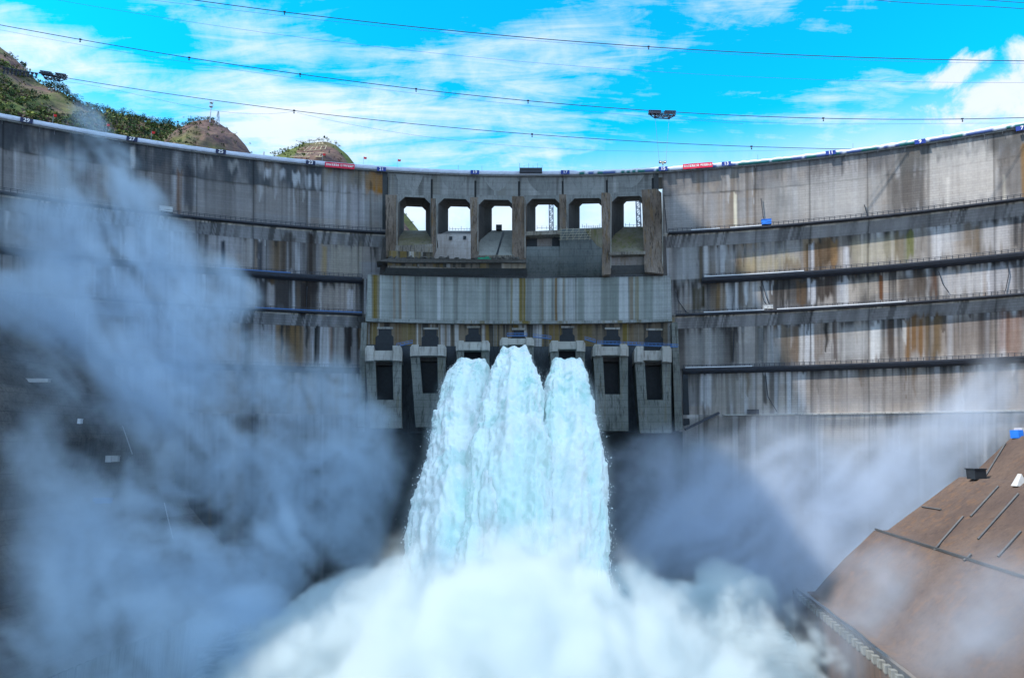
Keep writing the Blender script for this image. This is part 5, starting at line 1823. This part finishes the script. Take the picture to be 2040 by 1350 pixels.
def water_jet(ex, ey, tab, label, fwd, seed):
    ph, z0 = hit(ex, ey, 17.0)
    E0 = S(ph, z0, 17.0)
    ns, nt = 430, 220
    ts = np.linspace(0, 4.6, ns)
    Y = E0.y - V0 * ts
    Z = E0.z + 1.5 * ts - .5 * GRAV * ts ** 2
    _, py = to_px(np.stack([Y * 0, Y, Z], -1))
    xl = np.interp(py, [r[0] for r in tab], [r[1] for r in tab])
    xr = np.interp(py, [r[0] for r in tab], [r[2] for r in tab])
    f = Y * CP + Z * SP
    XL, XR = (xl - 1020) / F_PX * f, (xr - 1020) / F_PX * f
    th = np.linspace(0, 2 * PI, nt, endpoint=False)
    T, TH = np.meshgrid(ts, th, indexing='ij')
    a = ((XR - XL) / 2)[:, None]
    cx = ((XR + XL) / 2)[:, None]
    b = np.minimum(a * .62, 3.2 + 2.6 * T)
    sp = np.sqrt(V0 ** 2 + (GRAV * ts - 1.5) ** 2)
    ny, nz = (-(GRAV * ts - 1.5) / sp)[:, None], (V0 / sp)[:, None]
    ct, st = np.cos(TH), np.sin(TH)
    e = .75
    cs = np.sign(ct) * np.abs(ct) ** e
    sn = np.sign(st) * np.abs(st) ** e
    trough = np.exp(-T / .55)
    top = np.clip(st, 0, 1)
    sn = sn - trough * 1.05 * np.clip(1 - (np.abs(cs) / .78) ** 4, 0, 1) * top + .35 * trough * np.exp(-((np.abs(cs) - .86) / .16) ** 2) * top
    # long back of the jet keeps a soft crest along both edges and a ridge in the middle
    sn = sn + .14 * (1 - trough) * np.cos(cs * 7.5 + seed) * top
    U = a * cs
    N = b * sn
    s_len = T * V0
    amp = np.clip(.25 + 1.5 * T, 0, 4.2)
    q1 = fbm(U / 7 + seed * 9, s_len / 12, N / 7, 4, seed) - .5
    q2 = np.abs(fbm(U / 2.6, s_len / 3.4, N / 3 + seed * 5, 4, seed + 50) - .5)
    q3 = fbm(U / .9, s_len / 1.3, N / 1.2, 3, seed + 80) - .5
    d = amp * (.85 * q1 + .30 * (q2 - .12)) + (.25 + .45 * np.minimum(T, 1.6)) * q3 * 1.6
    q4 = fbm(U / .9 + 5, s_len / 16, N / 1.1, 3, seed + 95) - .5
    d = d + (.35 + .7 * np.minimum(T, 2)) * q4 * .75
    # cascading plumes: soft scallops that hang downstream
    sc_ = np.maximum(0, fbm(U / 4.5 + 31, (s_len + 6 * q1) / 7.0, N * 0 + seed, 3, seed + 120) - .48)
    d = d + amp * 1.0 * sc_
    rad = np.stack([cs / np.maximum(a, .5), sn / np.maximum(b, .5)], -1)
    rn = np.sqrt((rad ** 2).sum(-1)) + 1e-6
    U = U + d * rad[..., 0] / rn * .8
    N = N + d * rad[..., 1] / rn
    P = np.stack([cx + U, E0.y - V0 * T - fwd * np.minimum(T * 3, 1) + N * ny, (E0.z + 1.5 * T - .5 * GRAV * T ** 2) + N * nz], -1)
    low = sstep(.10, -.28, d / np.maximum(amp, .4) - .10)
    gate = sstep(.50, .64, fbm(U / 5 + 11, s_len / 6, N / 9, 4, seed + 200))
    green = np.clip(gate * (.25 + .75 * low) * np.exp(-T / 3.2) + .30 * np.exp(-T / .35) * (np.abs(cs) < .62), 0, 1)
    white, teal = np.array([.84, .885, .86]), np.array([.17, .52, .45])
    tint_ = np.array([.69, .86, .805])
    soft = sstep(.35, .7, fbm(U / 9, s_len / 22, N / 9 + 3, 3, seed + 300))
    col = white + (tint_ - white) * (soft * .8)[..., None]
    col = col + (teal - col) * (green * .85)[..., None]
    blue = np.exp(-T / .16) * top * (np.abs(cs) < .7)
    col = col + (np.array([.10, .30, .42]) - col) * (blue * .8)[..., None]
    o = grid_mesh('water_jet', P, M['jet'], None, None, col, smooth=True, wrap=True)
    tag(o, label, 'water jet', 'water jets from the outlets')
    # torn-off droplets and shreds round the jet
    rng = np.random.RandomState(seed)
    nd = 24000
    i, j = (ns * rng.rand(nd) ** .8).astype(int), rng.randint(0, nt, nd)
    c = P[i, j]
    ctr = np.stack([cx[:, 0], E0.y - V0 * ts, E0.z + 1.5 * ts - .5 * GRAV * ts ** 2], -1)[i]
    out_ = c - ctr
    out_ /= np.linalg.norm(out_, axis=1)[:, None] + 1e-6
    clump = sstep(.42, .7, fbm(c[:, 0] / 3, c[:, 1] / 4, c[:, 2] / 4, 3, seed + 7))
    c = c + out_ * (rng.exponential(1.0, (nd, 1)) * (.06 + .20 * np.minimum(ts[i], 2))[:, None] * (.25 + 1.2 * clump[:, None]))
    sz = (.03 + .06 * rng.rand(nd, 1) ** 3) * (.6 + .5 * np.minimum(ts[i], 2))[:, None]
    fl = np.stack([rng.normal(size=nd) * .15, -V0 + 0 * ts[i], 1.5 - GRAV * ts[i]], -1)
    fl /= np.linalg.norm(fl, axis=1)[:, None]
    r1 = np.cross(fl, rng.normal(size=(nd, 3)))
    r1 /= np.linalg.norm(r1, axis=1)[:, None]
    V = np.stack([c - fl * sz * 2.2, c + r1 * sz, c + fl * sz * 2.2, c - r1 * sz], 1).reshape(-1, 3)
    me = bpy.data.meshes.new('spray_droplets')
    me.vertices.add(len(V))
    me.vertices.foreach_set('co', V.reshape(-1).astype(np.float32))
    me.loops.add(len(V))
    me.loops.foreach_set('vertex_index', np.arange(len(V), dtype=np.int32))
    me.polygons.add(nd)
    me.polygons.foreach_set('loop_start', (np.arange(nd) * 4).astype(np.int32))
    me.update(calc_edges=True)
    link_mesh('spray_droplets', me, M['foam'], o)['kind'] = 'stuff'
    return o


jets = [water_jet(ex, ey, tab, lab, fw, 3 + 4 * i) for i, (ex, ey, tab, lab, fw) in enumerate(JETS)]


# ================================================================== mist and spray
def volume_material(name, col, dens, aniso=0.0):
    m, t, out = mat_new(name)
    v = t.n('ShaderNodeVolumePrincipled')
    v.inputs['Color'].default_value = (*col, 1)
    v.inputs['Density'].default_value = dens
    v.inputs['Density Attribute'].default_value = 'density'
    v.inputs['Anisotropy'].default_value = aniso
    t.link(v.outputs[0], out.inputs['Volume'])
    return m


def cloud_volume(name, lo, hi, cell, blobs, mat, nscale, namp, thr, detail=5, prox=None, distort=.8, squash=(1, 1, 1), label=None, rough=.58, floor=.2, grain=None):
    """a voxel cloud: blobs = (centre, (rx, ry, rz), strength), broken up by noise"""
    vo = bpy.data.volumes.new(name)
    o = bpy.data.objects.new(name, vo)
    C.objects.link(o)
    ng = bpy.data.node_groups.new(name, 'GeometryNodeTree')
    ng.interface.new_socket('Geometry', in_out='OUTPUT', socket_type='NodeSocketGeometry')
    t = NT(ng)
    pos = t.n('GeometryNodeInputPosition').outputs[0]
    acc = None
    for c, r, s in blobs:
        d = t.vmath('MULTIPLY', t.vmath('SUBTRACT', pos, tuple(c)), (1 / r[0], 1 / r[1], 1 / r[2]))
        v = t.mrange(t.vmath('LENGTH', d), 0.15, 1.0, s, 0.0, smooth=True)
        acc = v if acc is None else t.math('ADD', acc, v)
    acc = t.math('MINIMUM', acc, 1.3)
    if grain:
        cb = t.n('ShaderNodeCombineXYZ')
        t.link(t.vmath('DOT_PRODUCT', pos, tuple(Vector(grain).normalized() * .68)), cb.inputs[0])
        t.link(t.vmath('DOT_PRODUCT', pos, tuple(Vector((grain[2], 0, -grain[0])).normalized() * 1.2)), cb.inputs[1])
        t.link(t.vmath('DOT_PRODUCT', pos, (0, 1.0, 0)), cb.inputs[2])
        np_ = cb.outputs[0]
    else:
        np_ = t.vmath('MULTIPLY', pos, squash)
    nz = t.noise(np_, nscale, detail, rough, distort)
    n2 = t.noise(np_, nscale * 2.6, detail - 2, rough, distort * 1.6)
    # ragged edge, then wisps inside
    edge = t.mrange(t.math('ADD', acc, t.math('MULTIPLY', t.math('SUBTRACT', nz, .5), namp)), thr[0], thr[1], 0.0, 1.0, smooth=True)
    edge = t.math('MULTIPLY', edge, t.mrange(acc, 0.0, .15))
    wisp = t.mrange(t.math('ADD', t.math('MULTIPLY', nz, .5), t.math('MULTIPLY', n2, .5)), .41, .58, floor, 1.0, smooth=True)
    den = t.math('MULTIPLY', edge, wisp)
    if prox:
        jn = t.n('GeometryNodeJoinGeometry')
        for ob in prox:
            oi = t.n('GeometryNodeObjectInfo')
            oi.inputs['Object'].default_value = ob
            t.link(oi.outputs['Geometry'], jn.inputs[0])
        px_ = t.n('GeometryNodeProximity')
        px_.target_element = 'POINTS'
        t.link(jn.outputs[0], px_.inputs[0])
        veil_ = t.mrange(px_.outputs['Distance'], 0.2, 2.6, .16, 0.0)
        veil_ = t.math('MULTIPLY', veil_, t.mrange(nz, .42, .62))
        den = t.math('MAXIMUM', den, veil_)
    vc = t.n('GeometryNodeVolumeCube')
    t.link(den, vc.inputs['Density'])
    vc.inputs['Min'].default_value = lo
    vc.inputs['Max'].default_value = hi
    for i, k in enumerate('XYZ'):
        vc.inputs['Resolution ' + k].default_value = max(int((hi[i] - lo[i]) / cell), 8)
    sm = t.n('GeometryNodeSetMaterial')
    sm.inputs['Material'].default_value = mat
    t.link(vc.outputs[0], sm.inputs[0])
    out = t.n('NodeGroupOutput')
    t.link(sm.outputs[0], out.inputs[0])
    md = o.modifiers.new('cloud', 'NODES')
    md.node_group = ng
    vo.materials.append(mat)
    return tag(o, label, 'spray' if name == 'spray' else 'mist', None, 'stuff')


def px_blobs(rows, yk=1.0):
    """(px, py, radius px, depth, depth radius, strength[, aspect])"""
    out = []
    for r in rows:
        x, y, rad, Yd, ry, s = r[:6]
        asp = r[6] if len(r) > 6 else 1.0
        k = Yd / F_PX
        out.append((at_depth(x, y, Yd), (rad * k * asp, ry * yk, rad * k), s))
    return out


LEFT = [(230, 980, 330, 168, 16, .20), (200, 1240, 300, 150, 16, .28), (700, 940, 170, 206, 22, .34), (120, 740, 220, 195, 18, .16), (170, 250, 75, 222, 14, .45), (215, 320, 90, 222, 16, .6), (120, 340, 80, 220, 16, .5), (240, 420, 120, 218, 20, .7), (100, 480, 150, 214, 22, .7), (310, 530, 130, 216, 22, .85),
        (170, 610, 170, 208, 26, .9), (410, 570, 100, 218, 20, .8), (370, 670, 150, 212, 28, 1.0), (465, 600, 70, 220, 16, .75), (300, 780, 160, 205, 28, .9), (490, 745, 120, 214, 24, .85),
        (40, 610, 140, 205, 20, .7), (410, 870, 150, 204, 26, .75), (570, 810, 110, 214, 22, .65), (660, 775, 90, 220, 18, .55), (700, 860, 110, 216, 18, .55), (520, 970, 150, 204, 24, .7),
        (650, 990, 130, 208, 20, .6), (750, 940, 90, 214, 16, .5), (300, 1010, 150, 190, 22, .45), (170, 1120, 170, 168, 20, .6), (350, 1160, 160, 178, 22, .5), (490, 1160, 130, 186, 22, .7),
        (560, 1090, 110, 190, 22, .7), (300, 1290, 170, 150, 18, .6), (500, 1290, 140, 168, 20, .85), (710, 1070, 100, 200, 18, .6), (90, 900, 120, 184, 14, .34), (60, 1290, 160, 145, 16, .45)]
RIGHT = [(1640, 1060, 330, 200, 22, .42), (1290, 980, 190, 210, 20, .75), (1430, 1090, 160, 200, 20, .6), (1260, 1090, 110, 200, 16, .5), (1255, 1010, 90, 214, 14, .6), (1350, 1060, 140, 208, 20, .9), (1480, 1030, 150, 208, 22, .9), (1610, 990, 160, 210, 22, .8), (1755, 930, 160, 214, 22, .75), (1900, 860, 140, 214, 20, .6),
         (1995, 800, 120, 212, 18, .6), (1500, 1150, 150, 196, 22, .95), (1620, 1130, 150, 192, 20, .9), (1700, 1050, 130, 200, 18, .8), (1840, 1000, 120, 206, 16, .7), (1410, 940, 110, 216, 16, .45),
         (1560, 910, 120, 216, 16, .45), (1690, 1250, 160, 150, 18, .7), (1840, 1270, 190, 116, 16, .65), (1990, 1180, 150, 112, 14, .5), (1960, 1330, 170, 104, 14, .55), (1300, 1130, 130, 200, 18, .7),
         (1760, 1140, 120, 150, 14, .5)]
SPRAY = [(1000, 1330, 330, 150, 40, 1.2), (740, 1320, 190, 150, 36, 1.1), (1260, 1320, 210, 152, 36, 1.1), (1450, 1300, 160, 158, 26, .8), (560, 1350, 140, 158, 26, .8), (1580, 1350, 120, 156, 22, .6),
         (690, 1215, 95, 164, 22, .95), (800, 1195, 95, 166, 22, .95), (1235, 1195, 85, 166, 20, .95), (1320, 1230, 90, 164, 20, .95), (960, 1190, 130, 160, 20, .7), (1120, 1195, 120, 160, 20, .7),
         (625, 1245, 75, 160, 18, .8), (1420, 1195, 90, 172, 18, .55), (1500, 1205, 90, 174, 18, .45), (460, 1375, 130, 160, 22, .65), (1000, 1420, 420, 112, 40, 1.2), (700, 1430, 260, 108, 34, 1.0), (1330, 1430, 260, 108, 34, .9),
         (1000, 1480, 420, 84, 34, 1.1), (1500, 1440, 140, 120, 24, .5), (520, 1440, 140, 120, 24, .6)]
rb = random.Random(11)
crest_ = [(470, 1310), (520, 1275), (560, 1245), (600, 1200), (640, 1172), (690, 1155), (740, 1145), (800, 1142), (1205, 1142), (1240, 1148), (1265, 1158), (1300, 1172), (1345, 1178), (1390, 1185), (1450, 1195), (1530, 1240), (1590, 1290), (1640, 1340)]
for (x, y) in crest_:
    for q in range(2):
        SPRAY.append((x + rb.uniform(-18, 18), y + rb.uniform(8, 34), rb.uniform(30, 52), 166 + rb.uniform(-8, 8), 9, rb.uniform(.7, 1.0) if x < 1380 and x > 540 else .5))
M['mist'] = volume_material('mist', (.77, .89, 1.0), .092, .1)
M['spray'] = volume_material('spray', (.735, .81, .835), .26, .0)
M['mist_thin'] = volume_material('mist_thin', (.77, .865, 1.0), .058, .1)
cloud_volume('mist', (-205, 145, -80), (-20, 250, 125), 1.35, px_blobs(LEFT, .75), M['mist'], .024, 2.4, (.02, .62), 9, distort=1.9, rough=.68, floor=.10, grain=(-.55, 0, .83), label='tall blue white mist plume drifting up across the left side of the dam')
cloud_volume('mist', (25, 85, -80), (190, 245, 45), 1.4, px_blobs(RIGHT, .8), M['mist_thin'], .022, 1.9, (.05, .75), 9, distort=1.1, rough=.68, floor=.22, grain=(.75, 0, .66), label='thin lilac mist over the wall foot and brown slope on the right')
cloud_volume('spray', (-95, 52, -80), (85, 215, 25), 1.1, px_blobs(SPRAY), M['spray'], .05, 3.4, (.30, .62), 9, prox=jets, distort=.9, rough=.67, floor=.10, label='dense white spray cloud billowing where the three jets hit the pool')
